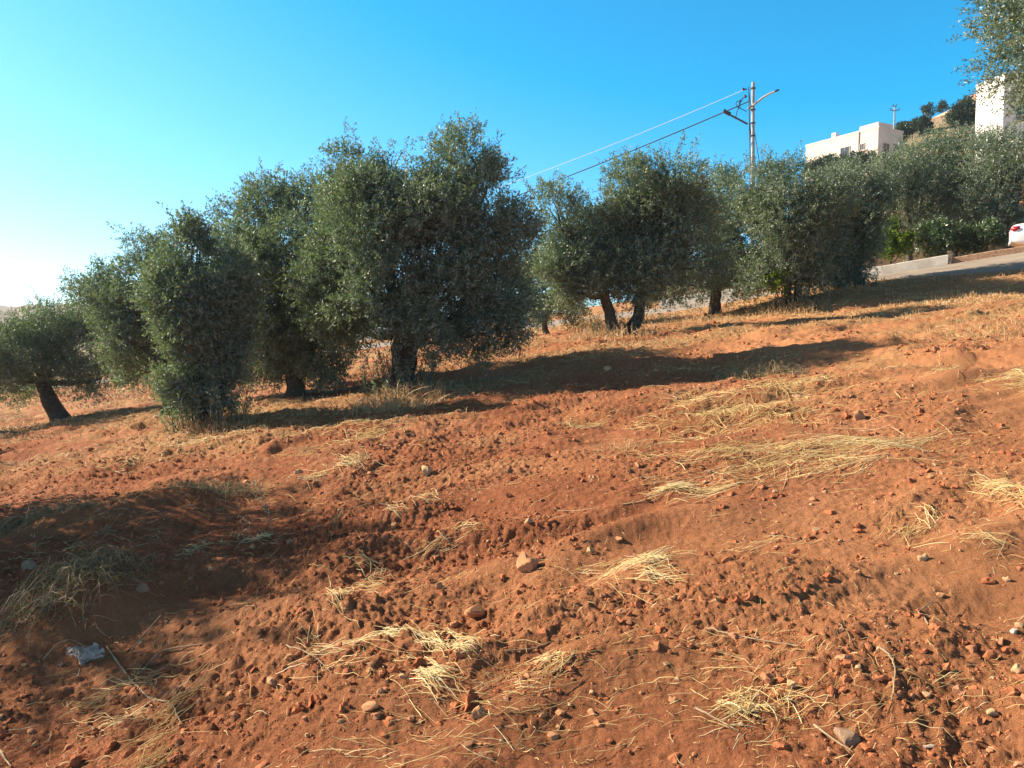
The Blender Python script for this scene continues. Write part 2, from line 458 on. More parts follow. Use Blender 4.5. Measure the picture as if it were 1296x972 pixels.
M_CLEAR = simple('headlamp_lens', [(0.3, (0.5, 0.5, 0.5)), (0.7, (0.65, 0.65, 0.65))], 8, 0.15, 0.5, 0.02, 0.001, 10)

# ------------------------------------------------------------------ ground sheet
def fields(x, y):
    r = np.hypot(x, y)
    kd = kerb_dist(x, y)
    dust = 0.75 * sstep(-0.2, 0.5, perlin(x * 0.33, y * 0.4, 41)) * 0.6 + 0.6 * sstep(0.0, 4.0, x - 0.15 * y)
    lit = np.maximum(0, sstep(10, 15, y) * sstep(-0.2, 0.35, perlin(x * 0.28, y * 0.55, 43)))
    lit = lit + 0.8 * sstep(0, 1, 1 - np.abs(kd - 5.6) / 2.0) * sstep(8, 13, y) * sstep(0, 4, x)
    for (px, py, d) in CTRL[:7]:
        p = at(px, py, d)
        lit = lit + 0.9 * np.exp(-((x - p[0] - 0.3) ** 2 / 3.2 + (y - p[1] + 0.4) ** 2 / 1.6))
    lit = lit + 0.55 * sstep(0.05, 0.5, perlin(x * 0.55, y * 0.9, 44)) * sstep(5, 9, y)
    lit = lit + sstep(0.0, -2.0, kd) * 0.7
    far = sstep(50, 110, r)
    return np.clip(dust, 0, 0.8), np.clip(lit, 0, 1), far

def build_ground():
    a1 = np.linspace(-0.86, 0.86, 1180)
    a0 = np.linspace(-math.pi, -0.86, 110)[:-1]; a2 = np.linspace(0.86, math.pi, 110)[1:-1]
    A = np.concatenate([a0, a1, a2])
    rs = [0.35]
    while rs[-1] < 2.2: rs.append(rs[-1] * 1.05)
    while rs[-1] < 9: rs.append(rs[-1] + 0.0105 + 0.0016 * (rs[-1] - 2.2))
    while rs[-1] < 60: rs.append(rs[-1] * 1.0055)
    while rs[-1] < 1650: rs.append(rs[-1] * 1.05)
    Rr = np.array(rs)
    RR, AA = np.meshgrid(Rr, A, indexing='ij')
    X = (RR * np.sin(AA)).ravel(); Y = (RR * np.cos(AA)).ravel()
    Z = hh(X, Y)
    V = np.stack([X, Y, Z], 1)
    na, nr = len(A), len(Rr)
    i = np.arange(nr - 1)[:, None] * na; j = np.arange(na)[None]; j2 = (j + 1) % na
    F = np.stack([i + j, i + na + j, i + na + j2, i + j2], -1).reshape(-1, 4)
    # close the small hole under the camera with quads to a centre point
    c = len(V)
    V = np.vstack([V, [[0, 0, gz(0, 0)]]])
    jj = np.arange(0, na - 1, 2)
    F = np.vstack([F, np.stack([np.full_like(jj, c), jj, np.minimum(jj + 1, na - 1), (jj + 2) % na], 1)])
    du, li, fa = fields(V[:, 0], V[:, 1])
    me = np_mesh('ground', V, F[:, ::-1], True, {'dust': ('POINT', du), 'litter': ('POINT', li), 'far': ('POINT', fa)})
    o = link('ground', me, M_SOIL)
    tag(o, 'ploughed red soil slope of the olive grove rising to the right', 'ground', kind='structure')
    print('ground verts', len(V))
build_ground()

# ------------------------------------------------------------------ road
def offset_line(P, off):
    T = np.gradient(P, axis=0); T /= np.linalg.norm(T, axis=1)[:, None]
    N = np.stack([-T[:, 1], T[:, 0]], 1)
    return P + N * off

def resample(P, step):
    seg = np.linalg.norm(np.diff(P, axis=0), axis=1); s = np.concatenate([[0], np.cumsum(seg)])
    t = np.linspace(0, s[-1], int(s[-1] / step) + 1)
    return np.stack([np.interp(t, s, P[:, 0]), np.interp(t, s, P[:, 1])], 1)

def build_road():
    L = resample(KERB, 0.5)
    rng = np.random.default_rng(3)
    rows = []
    for k, off in enumerate(np.linspace(0.02, ROADW, 13)):
        o_ = np.full(len(L), off)
        if k == 12: o_ = o_ + 0.25 * perlin(np.arange(len(L)) * 0.4, np.zeros(len(L)), 5)
        P = L + (offset_line(L, 1.0) - L) * o_[:, None]
        z = smooth_h(P[:, 0], P[:, 1]) + (0.035 if k < 12 else -0.03)
        rows.append(np.column_stack([P, z]))
    V = np.concatenate(rows); n = len(L)
    i = np.arange(12)[:, None] * n; j = np.arange(n - 1)[None]
    F = np.stack([i + j, i + j + 1, i + n + j + 1, i + n + j], -1).reshape(-1, 4)
    o = link('road', np_mesh('road', V, F, True), M_ASPH)
    tag(o, 'dusty narrow asphalt road along the top of the grove', 'road', kind='structure')
build_road()

def wall_strip(name, pts, height, thick, mat, drop=0.25, mid=0.0):
    P = resample(np.array(pts, float), 0.35)
    Q = offset_line(P, -thick)
    bm = bmesh.new()
    rng = random.Random(len(pts))
    rows = []
    for (a, b) in zip(P, Q):
        g = float(smooth_h(a[0], a[1]))
        hgt = height + rng.uniform(-0.012, 0.012)
        rows.append([bm.verts.new((a[0], a[1], g - drop)), bm.verts.new((a[0], a[1], g + hgt - 0.03)), bm.verts.new((a[0] + (b[0]-a[0])*0.1, a[1] + (b[1]-a[1])*0.1, g + hgt)),
                     bm.verts.new((b[0], b[1], g + hgt)), bm.verts.new((b[0], b[1], g - drop))])
    for r0, r1 in zip(rows[:-1], rows[1:]):
        for k in range(4):
            bm.faces.new((r0[k], r1[k], r1[k + 1], r0[k + 1]))
    bm.faces.new(rows[0]); bm.faces.new(rows[-1][::-1])
    return link(name, bm_mesh(name, bm), mat)
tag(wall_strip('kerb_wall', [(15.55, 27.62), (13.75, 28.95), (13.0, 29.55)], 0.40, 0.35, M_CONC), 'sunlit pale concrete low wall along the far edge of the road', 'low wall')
tag(wall_strip('kerb_wall', [(21.5, 23.45), (17.95, 26.4), (15.75, 27.75)], 0.26, 0.3, M_GREYROCK), 'low wall along the road beside the white car, its shade put in as darker brown', 'low wall')  # dark brown rock colour stands in for the shade on this kerb
tag(wall_strip('kerb_wall', [(9.4, 32.45), (8.0, 33.55), (6.6, 34.6)], 0.42, 0.35, M_CONC), 'short pale low wall seen under the crowns beside the thin trunk', 'low wall')
tag(wall_strip('boundary_wall', [(27.0, 31.0), (22.0, 33.8), (17.0, 36.4), (12.5, 38.6), (7.0, 42.3)], 1.9, 0.25, M_WALLBR), 'brown garden wall behind the shrubs across the road', 'wall')

# ------------------------------------------------------------------ trees
def nrm(a): return a / (np.linalg.norm(a, axis=-1, keepdims=True) + 1e-9)

def leaf_cloud(P, D, rng, nl, spl, ll, lw):
    lw = lw * 1.15
    """leaves set along sprigs that start at P and run along D"""
    n = len(P)
    spl = spl * (0.6 + 0.8 * rng.random((n, 1, 1)))
    t = (np.arange(nl)[None, :, None] + rng.random((n, nl, 1))) / nl
    side = nrm(rng.normal(size=(n, nl, 3)))
    base = P[:, None] + D[:, None] * t * spl + side * 0.008 + np.array([0, 0, -0.25]) * (t * spl) ** 2
    ld = nrm(0.55 * D[:, None] + 0.85 * side + np.array([0, 0, 0.08]))
    up = rng.normal(size=(n, nl, 3)) * 0.8 + np.array([0, 0, 0.9])
    w = nrm(np.cross(ld, up)); 
    L = ll * (0.6 + 0.7 * rng.random((n, nl, 1))); Wd = lw * (0.7 + 0.6 * rng.random((n, nl, 1)))
    nn = np.cross(w, ld)
    a = base; c = base + ld * L - nn * L * 0.08
    b = base + ld * L * 0.45 + w * Wd * 0.5; d = base + ld * L * 0.45 - w * Wd * 0.5
    V = np.stack([a, d, c, b], 2).reshape(-1, 3)
    return V

def make_tree(name, d, base, lobes, label, leaves=40000, ll=0.075, lw=0.021, trunk_r=0.16, fork=0.45, lean=(0, 0), stems=None,
              mat=None, group='olive trees of the grove', cat='olive tree', shoots=0, seed=1, clump=0.47, world=False, depth=0.95, trunkmat=None, gap=0.12, nl=14, zb=None):
    rng = np.random.default_rng(seed)
    mat = mat or M_OLIVE
    k = d / FPX
    if world:
        b0 = np.array([base[0], base[1], gz(base[0], base[1])])
        LB = [(np.array([b0[0] + l[0], b0[1] + l[1], b0[2] + l[2]]), np.array(l[3:6])) for l in lobes]
    else:
        p = at(base[0], base[1], d)
        b0 = np.array([p[0], p[1], gz(p[0], p[1]) if zb is None else zb])
        LB = []
        for l in lobes:
            dz = l[4] if len(l) > 4 else rng.uniform(-0.35, 0.35) * (l[2] * k * 2)
            c = at(l[0], l[1], d + dz)
            LB.append((c, np.array([l[2] * k, l[2] * k * depth, l[3] * k]) * np.array([0.99, 0.95, 0.90])))
    root = empty(name, b0)
    tag(root, label, cat, group)
    # trunk and limbs
    tb = Tubes()
    cen = np.mean([c for c, r in LB], axis=0)
    allP, allD, wts, spr = [], [], [], []
    nst = stems or [(0, 0)]
    forks = []
    for si, (sx, sy) in enumerate(nst):
        low = min(c[2] - r[2] for c, r in LB)
        fz = b0[2] + fork * (cen[2] - b0[2]) * 1.25
        top = np.array([b0[0] + lean[0] + sx * 1.0 + 0.3 * (cen[0] - b0[0]), b0[1] + lean[1] + sy + 0.3 * (cen[1] - b0[1]), fz])
        st = b0 + np.array([sx * 0.18, sy * 0.18, -0.12])
        n = 9
        t = np.linspace(0, 1, n)[:, None]
        path = st + (top - st) * t + np.sin(t * math.pi) * rng.normal(size=3) * 0.06 + rng.normal(size=(n, 3)) * trunk_r * 0.10
        path[0] = st
        r = trunk_r / math.sqrt(len(nst)) * (1.0 + 0.75 * np.exp(-t[:, 0] * 9)) * (1 - 0.35 * t[:, 0])
        tb.add(path, r, 12, rng, 0.22)
        forks.append((path[-1], path[-3], r[-1]))
    for (c, rad) in LB:
        fk, fk2, fr = min(forks, key=lambda f: np.linalg.norm(f[0][:2] - c[:2]))
        n = 8; t = np.linspace(0, 1, n)[:, None]
        mid = (fk + c) / 2 + np.array([0, 0, -0.10]) * np.linalg.norm(c - fk) + rng.normal(size=3) * 0.12
        s0 = fk * 0.8 + fk2 * 0.2
        path = (1 - t) ** 2 * s0 + 2 * t * (1 - t) * mid + t * t * c + rng.normal(size=(n, 3)) * 0.025
        path[0] = s0
        tb.add(path, fr * 0.62 * (1 - 0.78 * t[:, 0]) + 0.006, 7, rng, 0.15)
        R = float(np.mean(rad))
        surf = (rad[0] * rad[2] + rad[0] * rad[1] + rad[1] * rad[2]) / 3
        nc = int(np.clip(17 * (surf / 0.45) ** 0.6, 8, 44))
        dirs = nrm(rng.normal(size=(nc, 3)))
        q = 0.40 + 0.62 * rng.random((nc, 1)) ** 0.55
        cc = c + dirs * rad * q
        for m_ in range(nc):
            if rng.random() < gap: continue
            rc = R * clump * rng.uniform(0.65, 1.25) + 0.05
            wts.append((cc[m_], rc, c, rad, rc ** 2))
            if m_ % 2 == 0:
                p3 = np.array([c * 0.6 + s0 * 0.4, c * 0.35 + cc[m_] * 0.65 + rng.normal(size=3) * 0.05, cc[m_]])
                tb.add(p3, [0.016, 0.010, 0.004], 4)
        # feathery shoots standing out of the lobe
        for _ in range(int(6 + 10 * R)):
            dv = nrm(rng.normal(size=3)); dv[2] = abs(dv[2]) if rng.random() < 0.75 else dv[2]
            p0 = c + dv * rad * rng.uniform(0.85, 1.02); dd = nrm(dv + np.array([0, 0, 0.7]) + 0.3 * rng.normal(size=3))
            for q_ in range(int(rng.integers(2, 5))):
                spr.append((p0 + dd * q_ * ll * 1.7 + rng.normal(size=3) * 0.02, nrm(dd + 0.25 * rng.normal(size=3))))
    tot = sum(w[4] for w in wts)
    nsp = max(1, int(leaves * (2.0 if mat is M_OLIVE else 1.0)) // nl)
    for (pc, rc, c, rad, w) in wts:
        m_ = int(round(nsp * w / tot))
        if m_ < 1: continue
        pp = nrm(rng.normal(size=(m_, 3))) * (rng.random((m_, 1)) ** 0.34) * rc * np.array([1.0, 1.0, 0.92])
        P = pc + pp
        D = nrm(0.75 * nrm((P - c) / rad) + 0.45 * nrm(pp) + np.array([0, 0, 0.42]) + 0.45 * rng.normal(size=(m_, 3)))
        allP.append(P); allD.append(D)
    if mat is M_OLIVE:
        allP.append(np.array([q_[0] for q_ in spr])); allD.append(np.array([q_[1] for q_ in spr]))
    P = np.concatenate(allP); D = np.concatenate(allD)
    g_ = hh(P[:, 0], P[:, 1]) if not world or True else 0
    keep = P[:, 2] > g_ + 0.05
    P, D = P[keep], D[keep]
    if mat is M_OLIVE: ll, lw = ll * 0.86, lw * 0.92
    V = leaf_cloud(P, D, rng, nl, ll * (3.6 if mat is M_OLIVE else 2.0), ll, lw)
    F = np.arange(len(V)).reshape(-1, 4)
    tone = np.clip(np.repeat(rng.normal(0.42, 0.20, len(P)), nl) + rng.normal(0, 0.16, len(F)), 0, 1)
    tone[rng.random(len(F)) < 0.012] = 1.0
    link('crown', np_mesh('crown', V - b0, F, False, {'tone': ('FACE', tone)}), mat, root)
    link('trunk', tb.mesh('trunk', True, b0), trunkmat or M_BARK, root)
    if shoots:
        ts = Tubes(); SP, SD = [], []
        for _ in range(shoots):
            a = rng.random() * 2 * math.pi; rr = 0.08 + 0.55 * rng.random() ** 0.7
            s = b0 + np.array([math.cos(a) * rr, math.sin(a) * rr * 0.8, 0.0]); s[2] = gz(s[0], s[1]) - 0.02
            hgt = rng.uniform(0.25, 0.85) * (1.1 - 0.6 * rr)
            e = s + np.array([math.cos(a) * 0.2 * hgt, math.sin(a) * 0.2 * hgt, hgt]) + rng.normal(size=3) * 0.05
            ts.add(np.linspace(s, e, 4), [0.007, 0.006, 0.005, 0.003], 4)
            for q in range(4):
                SP.append(s + (e - s) * (0.2 + 0.2 * q)); SD.append(nrm(e - s + rng.normal(size=3) * 0.25 * hgt))
        SV = leaf_cloud(np.array(SP), np.array(SD), rng, 12, 0.26, ll * 0.95, lw)
        SF = np.arange(len(SV)).reshape(-1, 4)
        so = link('basal_shoots', np_mesh('basal_shoots', SV - b0, SF, False, {'tone': ('FACE', np.clip(rng.normal(0.55, 0.2, len(SF)), 0, 1))}), mat, root)
        link('shoot_stem', ts.mesh('shoot_stem', True, b0), M_BARK, so)
    return root

make_tree('olive_tree', 22, (80, 533), [(40, 445, 42, 36), (92, 440, 50, 40), (128, 478, 36, 24), (22, 484, 30, 26), (66, 415, 40, 24), (75, 470, 46, 22), (105, 420, 26, 18), (8, 445, 28, 30)],
          'small olive tree with a thick leaning bare trunk at far left', 34000, 0.085, 0.024, 0.25, 0.5, (-0.55, 0), seed=11)
make_tree('olive_tree', 20.5, (-62, 545), [(-45, 465, 55, 50), (-12, 485, 30, 35), (-60, 430, 50, 40)],
          'olive tree cut off by the left edge, only its crown edge showing', 16000, 0.085, 0.024, 0.2, seed=12)
make_tree('olive_tree', 17.5, (212, 502), [(186, 322, 28, 28), (210, 335, 22, 24), (138, 368, 34, 26), (172, 385, 42, 36), (152, 428, 36, 32), (195, 440, 42, 44), (185, 470, 38, 24), (215, 400, 36, 44), (236, 440, 36, 44), (270, 400, 36, 50)],
          'olive tree half hidden behind a bushier one, reaching out left over the slope', 56000, 0.08, 0.023, 0.17, seed=13)
make_tree('olive_tree', 12.5, (264, 544), [(243, 308, 18, 28), (224, 372, 30, 38), (278, 365, 33, 44), (250, 430, 46, 48), (228, 468, 24, 32), (240, 502, 22, 26), (290, 435, 28, 42), (284, 488, 18, 22), (262, 395, 42, 44)],
          'narrow bushy olive tree leafy right down to the soil', 62000, 0.074, 0.02, 0.12, 0.4, stems=[(-0.12, 0), (0.3, 0.1)], shoots=70, seed=14, gap=0.1)
make_tree('olive_tree', 15.5, (375, 492), [(338, 258, 36, 34), (385, 258, 38, 36), (326, 322, 42, 52), (372, 330, 56, 62), (415, 300, 36, 44), (340, 400, 46, 44), (392, 405, 50, 46), (345, 450, 40, 26), (410, 455, 30, 28), (300, 400, 30, 40), (350, 462, 40, 18, 0.4), (408, 466, 24, 16, -0.3), (318, 370, 38, 50, 0.3), (312, 290, 28, 40, 0.2), (322, 435, 34, 34, 0.5), (428, 350, 34, 50, 0.4), (430, 262, 30, 36, 0.4)],
          'broad olive tree standing left behind the tallest one', 90000, 0.078, 0.022, 0.17, seed=15)
make_tree('olive_tree', 13.5, (505, 497), [(458, 224, 38, 36, 0.0), (494, 228, 22, 30, 0.3), (584, 214, 42, 44, 0.0), (420, 345, 36, 48, 0.2), (650, 385, 22, 34, 0.3), (425, 400, 34, 36, 0.4), (618, 244, 32, 44, 0.2), (432, 280, 30, 50, 0.3), (536, 272, 42, 44, 0.2), (468, 275, 52, 52, -0.4), (545, 305, 62, 60, -0.3), (612, 300, 48, 60, 0.0),
          (622, 375, 42, 46, -0.1), (565, 380, 56, 46, -0.4), (480, 370, 58, 48, -0.5), (435, 330, 30, 48, 0.1), (540, 435, 26, 26, -0.4), (645, 415, 24, 26, 0.3), (450, 415, 34, 30, 0.6), (600, 425, 36, 28, 0.4)],
          'tallest olive tree, in the middle, its top split into two rounded heads', 130000, 0.074, 0.02, 0.19, 0.42, stems=[(-0.05, 0), (0.14, 0.1)], shoots=46, seed=16)
make_tree('olive_tree', 27, (694, 424), [(686, 350, 28, 34), (706, 385, 26, 26), (676, 392, 24, 22), (700, 340, 22, 26)],
          'small dark olive tree further back, between the tallest and the forked one', 18000, 0.095, 0.028, 0.12, seed=17)
make_tree('olive_tree', 19, (783, 425), [(702, 268, 28, 34), (728, 315, 40, 42), (806, 240, 36, 40), (850, 228, 38, 34), (782, 305, 54, 46), (848, 285, 48, 48), (706, 362, 36, 32), (748, 365, 40, 30), (832, 345, 46, 34), (878, 320, 32, 40), (800, 345, 40, 30), (760, 285, 34, 34), (755, 335, 40, 34), (820, 280, 44, 44), (862, 262, 34, 34)],
          'olive tree whose trunk forks from the ground into a wide V', 104000, 0.082, 0.023, 0.24, 0.4, stems=[(-0.4, 0), (0.6, 0.1)], shoots=24, seed=18, gap=0.03)
make_tree('olive_tree', 24.5, (903, 402), [(902, 272, 38, 40), (905, 325, 38, 38), (940, 305, 32, 44), (878, 345, 28, 26), (932, 350, 28, 28), (912, 245, 30, 26), (948, 345, 28, 28), (868, 360, 26, 22)],
          'olive tree with a single straight dark trunk right of the forked one', 32000, 0.09, 0.026, 0.22, 0.4, seed=19)
make_tree('olive_tree', 23, (1003, 387), [(958, 238, 38, 34), (988, 220, 22, 22), (1000, 275, 52, 46), (958, 295, 36, 46), (1012, 335, 44, 26), (1046, 262, 38, 38), (968, 345, 26, 26), (1030, 300, 40, 40), (1042, 335, 32, 24), (958, 350, 24, 22), (1020, 355, 26, 18)],
          'olive tree in front of the utility pole, yellow shoots at its foot', 62000, 0.088, 0.025, 0.2, 0.36, stems=[(-0.15, 0), (0.2, 0.1)], shoots=20, seed=20)
make_tree('olive_tree', 24.3, (1088, 362), [(1078, 246, 38, 36), (1070, 298, 36, 44), (1098, 248, 26, 30), (1084, 290, 20, 36), (1062, 335, 30, 24), (1052, 280, 32, 44), (1086, 330, 22, 26), (1046, 340, 26, 18)],
          'rounded olive tree at the roadside whose leaves hang down to the ground', 48000, 0.09, 0.026, 0.16, shoots=20, seed=21)
RB = 'trees across the road'
make_tree('olive_tree', 33, (1150, 322), [(1142, 226, 36, 32), (1166, 256, 38, 36), (1122, 246, 30, 28), (1160, 215, 26, 24), (1156, 288, 26, 22), (1174, 292, 20, 20)], 'olive tree across the road behind the lime green shrub', 22000, 0.105, 0.032, 0.2, seed=22, group=RB)
make_tree('olive_tree', 34, (1205, 310), [(1196, 200, 40, 34), (1212, 240, 44, 38), (1178, 240, 36, 34), (1205, 278, 34, 22), (1222, 200, 34, 30), (1170, 205, 28, 28), (1228, 262, 34, 30)], 'tall olive tree across the road rising above the round shrub', 30000, 0.105, 0.032, 0.22, seed=23, group=RB)
make_tree('olive_tree', 31, (1282, 305), [(1258, 205, 38, 36), (1290, 240, 44, 44), (1244, 258, 34, 30), (1266, 284, 34, 22), (1292, 200, 34, 34)], 'olive tree across the road beside the white car', 30000, 0.10, 0.03, 0.22, seed=24, group=RB)
# near tree at the right edge, and trees left of the frame whose shadows fall into it
make_tree('olive_tree', 12, (10.6, 12.0), [(-2.35, 0, 3.9, 0.8, 0.9, 0.8), (-1.9, -0.3, 3.0, 0.8, 0.9, 0.65), (-2.0, 0.2, 4.9, 0.9, 0.9, 0.8), (-0.8, 0, 4.6, 1.2, 1.2, 1.1), (0.6, 0.3, 4.4, 1.3, 1.2, 1.1), (-0.9, 0.2, 3.2, 1.0, 1.0, 0.7), (-1.3, 0.2, 2.45, 0.6, 0.7, 0.45), (-2.15, 0, 2.4, 0.5, 0.7, 0.4), (-2.0, -0.2, 3.0, 0.65, 0.7, 0.5), (-2.4, 0.1, 4.7, .7, .8, .7)],
          'near olive branches hanging in at the top right corner', 92000, 0.078, 0.02, 0.22, 0.5, seed=25, world=True, gap=0.1)
make_tree('olive_tree', 12, (-8.1, 7.9), [(0.2, 0, 2.0, 1.3, 1.2, 0.9), (0.4, 0.6, 1.8, 1.0, 1.0, 0.8), (0.1, -0.4, 3.3, 1.2, 1.2, 0.9), (0.3, 0.7, 3.1, 1.0, 1.0, 0.8), (0.5, -0.7, 1.7, 1.0, 0.9, 0.8), (0.2, 0.2, 3.9, 0.9, 0.9, 0.7), (0.4, -1.5, 3.4, 1.0, 0.9, 0.8), (0.5, -1.6, 2.0, 1.0, 0.9, 0.7)],
          'olive tree left outside the picture shading the lower left soil', 42000, 0.085, 0.024, 0.18, seed=26, world=True)
make_tree('olive_tree', 12, (-15.9, 14.6), [(0, 0, 2.4, 1.5, 1.4, 1.0), (0.9, 0.5, 3.0, 1.2, 1.1, 0.9), (-0.5, -0.3, 3.3, 1.1, 1.2, 0.9)],
          'olive tree left outside the picture shading the soil by the small leaning tree', 26000, 0.095, 0.028, 0.18, seed=27, world=True)

# shrubs across the road and on the hill
def make_shrub(name, d, base, lobes, label, leaves, mat, ll=0.09, lw=0.04, cat='shrub', group=None, seed=1, trunk=0.04, **kw):
    return make_tree(name, d, base, lobes, label, leaves, ll, lw, trunk, 0.3, seed=seed, mat=mat, cat=cat, group=group, **kw)
make_shrub('shrub', 29.4, (1127, 328), [(1122, 292, 12, 14), (1131, 309, 13, 12), (1116, 309, 8, 12), (1143, 303, 8, 6)], 'bright lime green shrub at the road wall', 4200, M_LIME, 0.13, 0.06, seed=31)
make_shrub('shrub', 29.6, (1193, 320), [(1193, 300, 20, 17), (1180, 312, 14, 10), (1206, 310, 14, 10)], 'rounded mid green shrub above the end of the sunlit low wall', 7000, M_BUSH, 0.12, 0.045, seed=32)
make_shrub('shrub', 29.2, (1245, 308), [(1240, 296, 20, 15), (1262, 298, 16, 13), (1222, 304, 13, 10)], 'low dark green shrub behind the shaded low wall', 6500, M_BUSH, 0.12, 0.04, seed=33)
make_shrub('shrub', 22.2, (986, 388), [(982, 352, 5, 11), (986, 364, 6, 7)], 'small yellow green shrub beside the trunk in front of the utility pole', 650, M_LIME, 0.11, 0.045, seed=34)

# ------------------------------------------------------------------ buildings on the hill
def quad_house(name, A, B, C, ztop, zbot, mat, label, cat='house'):
    """box with corners A (front), B (left/back end), C (right/back end); D completes the plan"""
    A, B, C = (np.array(v, float) for v in (A, B, C))
    D = B + C - A
    root = empty(name, (A[0], A[1], zbot))
    tag(root, label, cat)
    o0 = np.array([A[0], A[1], zbot])
    bm = bmesh.new()
    ring = [A, C, D, B]
    lo = [bm.verts.new((p[0] - o0[0], p[1] - o0[1], 0)) for p in ring]
    hi = [bm.verts.new((p[0] - o0[0], p[1] - o0[1], ztop - zbot)) for p in ring]
    for i in range(4): bm.faces.new((lo[i], lo[(i + 1) % 4], hi[(i + 1) % 4], hi[i]))
    bm.faces.new(hi); bm.faces.new(lo[::-1])
    link('wall', bm_mesh('wall', bm), mat, root)
    # parapet cap
    cen = sum(ring) / 4
    bm = bmesh.new()
    n = len(ring)
    for i in range(4):
        p, q = ring[i], ring[(i + 1) % 4]
        e = q - p; L = np.linalg.norm(e); ang = math.atan2(e[1], e[0])
        M = Matrix.Translation((p[0] - o0[0], p[1] - o0[1], ztop - zbot)) @ Matrix.Rotation(ang, 4, 'Z')
        add_box(bm, (L / 2, 0.08, 0.11 + 0.002 * i), (L + (0.14 if i % 2 else -0.2), 0.22, 0.22), 0, M)
    link('parapet', bm_mesh('parapet', bm), mat, root)
    return root, o0

def face_window(root, o0, P, Q, s0, s1, z0, z1, kind='window'):
    """opening on the wall from P to Q, s along it in metres"""
    P, Q = np.array(P, float), np.array(Q, float)
    e = (Q - P) / np.linalg.norm(Q - P); ang = math.atan2(e[1], e[0])
    M = Matrix.Translation((P[0] - o0[0], P[1] - o0[1], 0)) @ Matrix.Rotation(ang, 4, 'Z')
    bm = bmesh.new()
    w, h = s1 - s0, z1 - z0
    t = 0.07
    for (cx_, cz_, sx_, sz_) in ((s0 - t / 2, (z0 + z1) / 2, t, h + 2 * t), (s1 + t / 2, (z0 + z1) / 2, t, h + 2 * t), ((s0 + s1) / 2, z1 + t / 2, w, t), ((s0 + s1) / 2, z0 - t / 2, w, t), ((s0 + s1) / 2, (z0 + z1) / 2, 0.05, h)):
        add_box(bm, (cx_, -0.03, cz_), (sx_, 0.10, sz_), 0, M)
    f = link(kind, bm_mesh(kind, bm), M_FRAME, root)
    bm = bmesh.new()
    add_box(bm, ((s0 + s1) / 2, 0.0, (z0 + z1) / 2), (w, 0.06, h), 0, M)
    link('pane', bm_mesh('pane', bm), M_GLASS, f)
    bm = bmesh.new()
    add_box(bm, ((s0 + s1) / 2, -0.07, z0 - t - 0.035), (w + 0.3, 0.2, 0.06), 0, M)
    link('sill', bm_mesh('sill', bm), M_CREAM, f)

def build_cream_house():
    A, B, C = (38.5, 82.2), (34.0, 90.4), (42.2, 84.4)
    zt, zb = 23.4, 11.5
    r, o0 = quad_house('house', A, B, C, zt, zb, M_CREAM, 'long cream flat roofed house high on the hill slope')
    H = zt - zb
    # the long sunlit face runs from B to A seen from outside
    for s0, s1, z0, z1 in ((0.6, 1.5, H - 3.2, H - 2.2), (2.6, 3.7, H - 2.6, H - 1.6), (4.8, 5.9, H - 2.3, H - 1.2), (7.25, 7.7, H - 1.9, H - 1.3)):
        face_window(r, o0, B, A, s0, s1, z0, z1)
    for s0, s1, z0, z1 in ((0.9, 1.8, H - 2.9, H - 1.5), (2.7, 3.6, H - 2.6, H - 1.4)):
        face_window(r, o0, A, C, s0, s1, z0, z1)
    bm = bmesh.new()     # stair head on the roof and drain pipe
    e = np.array(B) - np.array(A); ang = math.atan2(e[1], e[0])
    M = Matrix.Translation((0, 0, H)) @ Matrix.Rotation(ang, 4, 'Z')
    add_box(bm, (1.3, -1.4, 0.32), (2.3, 2.4, 0.72), 0.02, M)
    link('stair_head', bm_mesh('stair_head', bm), M_CREAM, r)
    bm = bmesh.new()
    add_box(bm, (6.0, -0.8, 0.5), (0.6, 0.6, 0.8), 0.05, M)
    link('water_tank', bm_mesh('water_tank', bm), M_WHITE, r)
    tb = Tubes()
    p = np.array(A) + e / np.linalg.norm(e) * 2.3 - np.array([0.06, 0.03])
    tb.add([(p[0], p[1], zb + 2), (p[0], p[1], zt + 0.1)], 0.06, 6)
    link('drain_pipe', tb.mesh('drain_pipe', True, o0), M_FRAME, r)
build_cream_house()

def build_white_house():
    B = at(1236, 112, 66)[:2]; A = at(1271, 112, 63)[:2]
    e = A - B; n = np.array([-e[1], e[0]]) / np.linalg.norm(e)
    C = A + n * 9.5
    zt, zb = 22.4, 10.5
    r, o0 = quad_house('house', A, B, C, zt, zb, M_WHITE, 'tall white rendered house behind the near branches at right')
    H = zt - zb
    face_window(r, o0, A, C, 1.2, 2.6, H - 3.4, H - 2.0)
    face_window(r, o0, A, C, 4.8, 6.2, H - 3.4, H - 2.0)
    face_window(r, o0, A, C, 1.2, 2.6, H - 6.8, H - 5.4)
build_white_house()

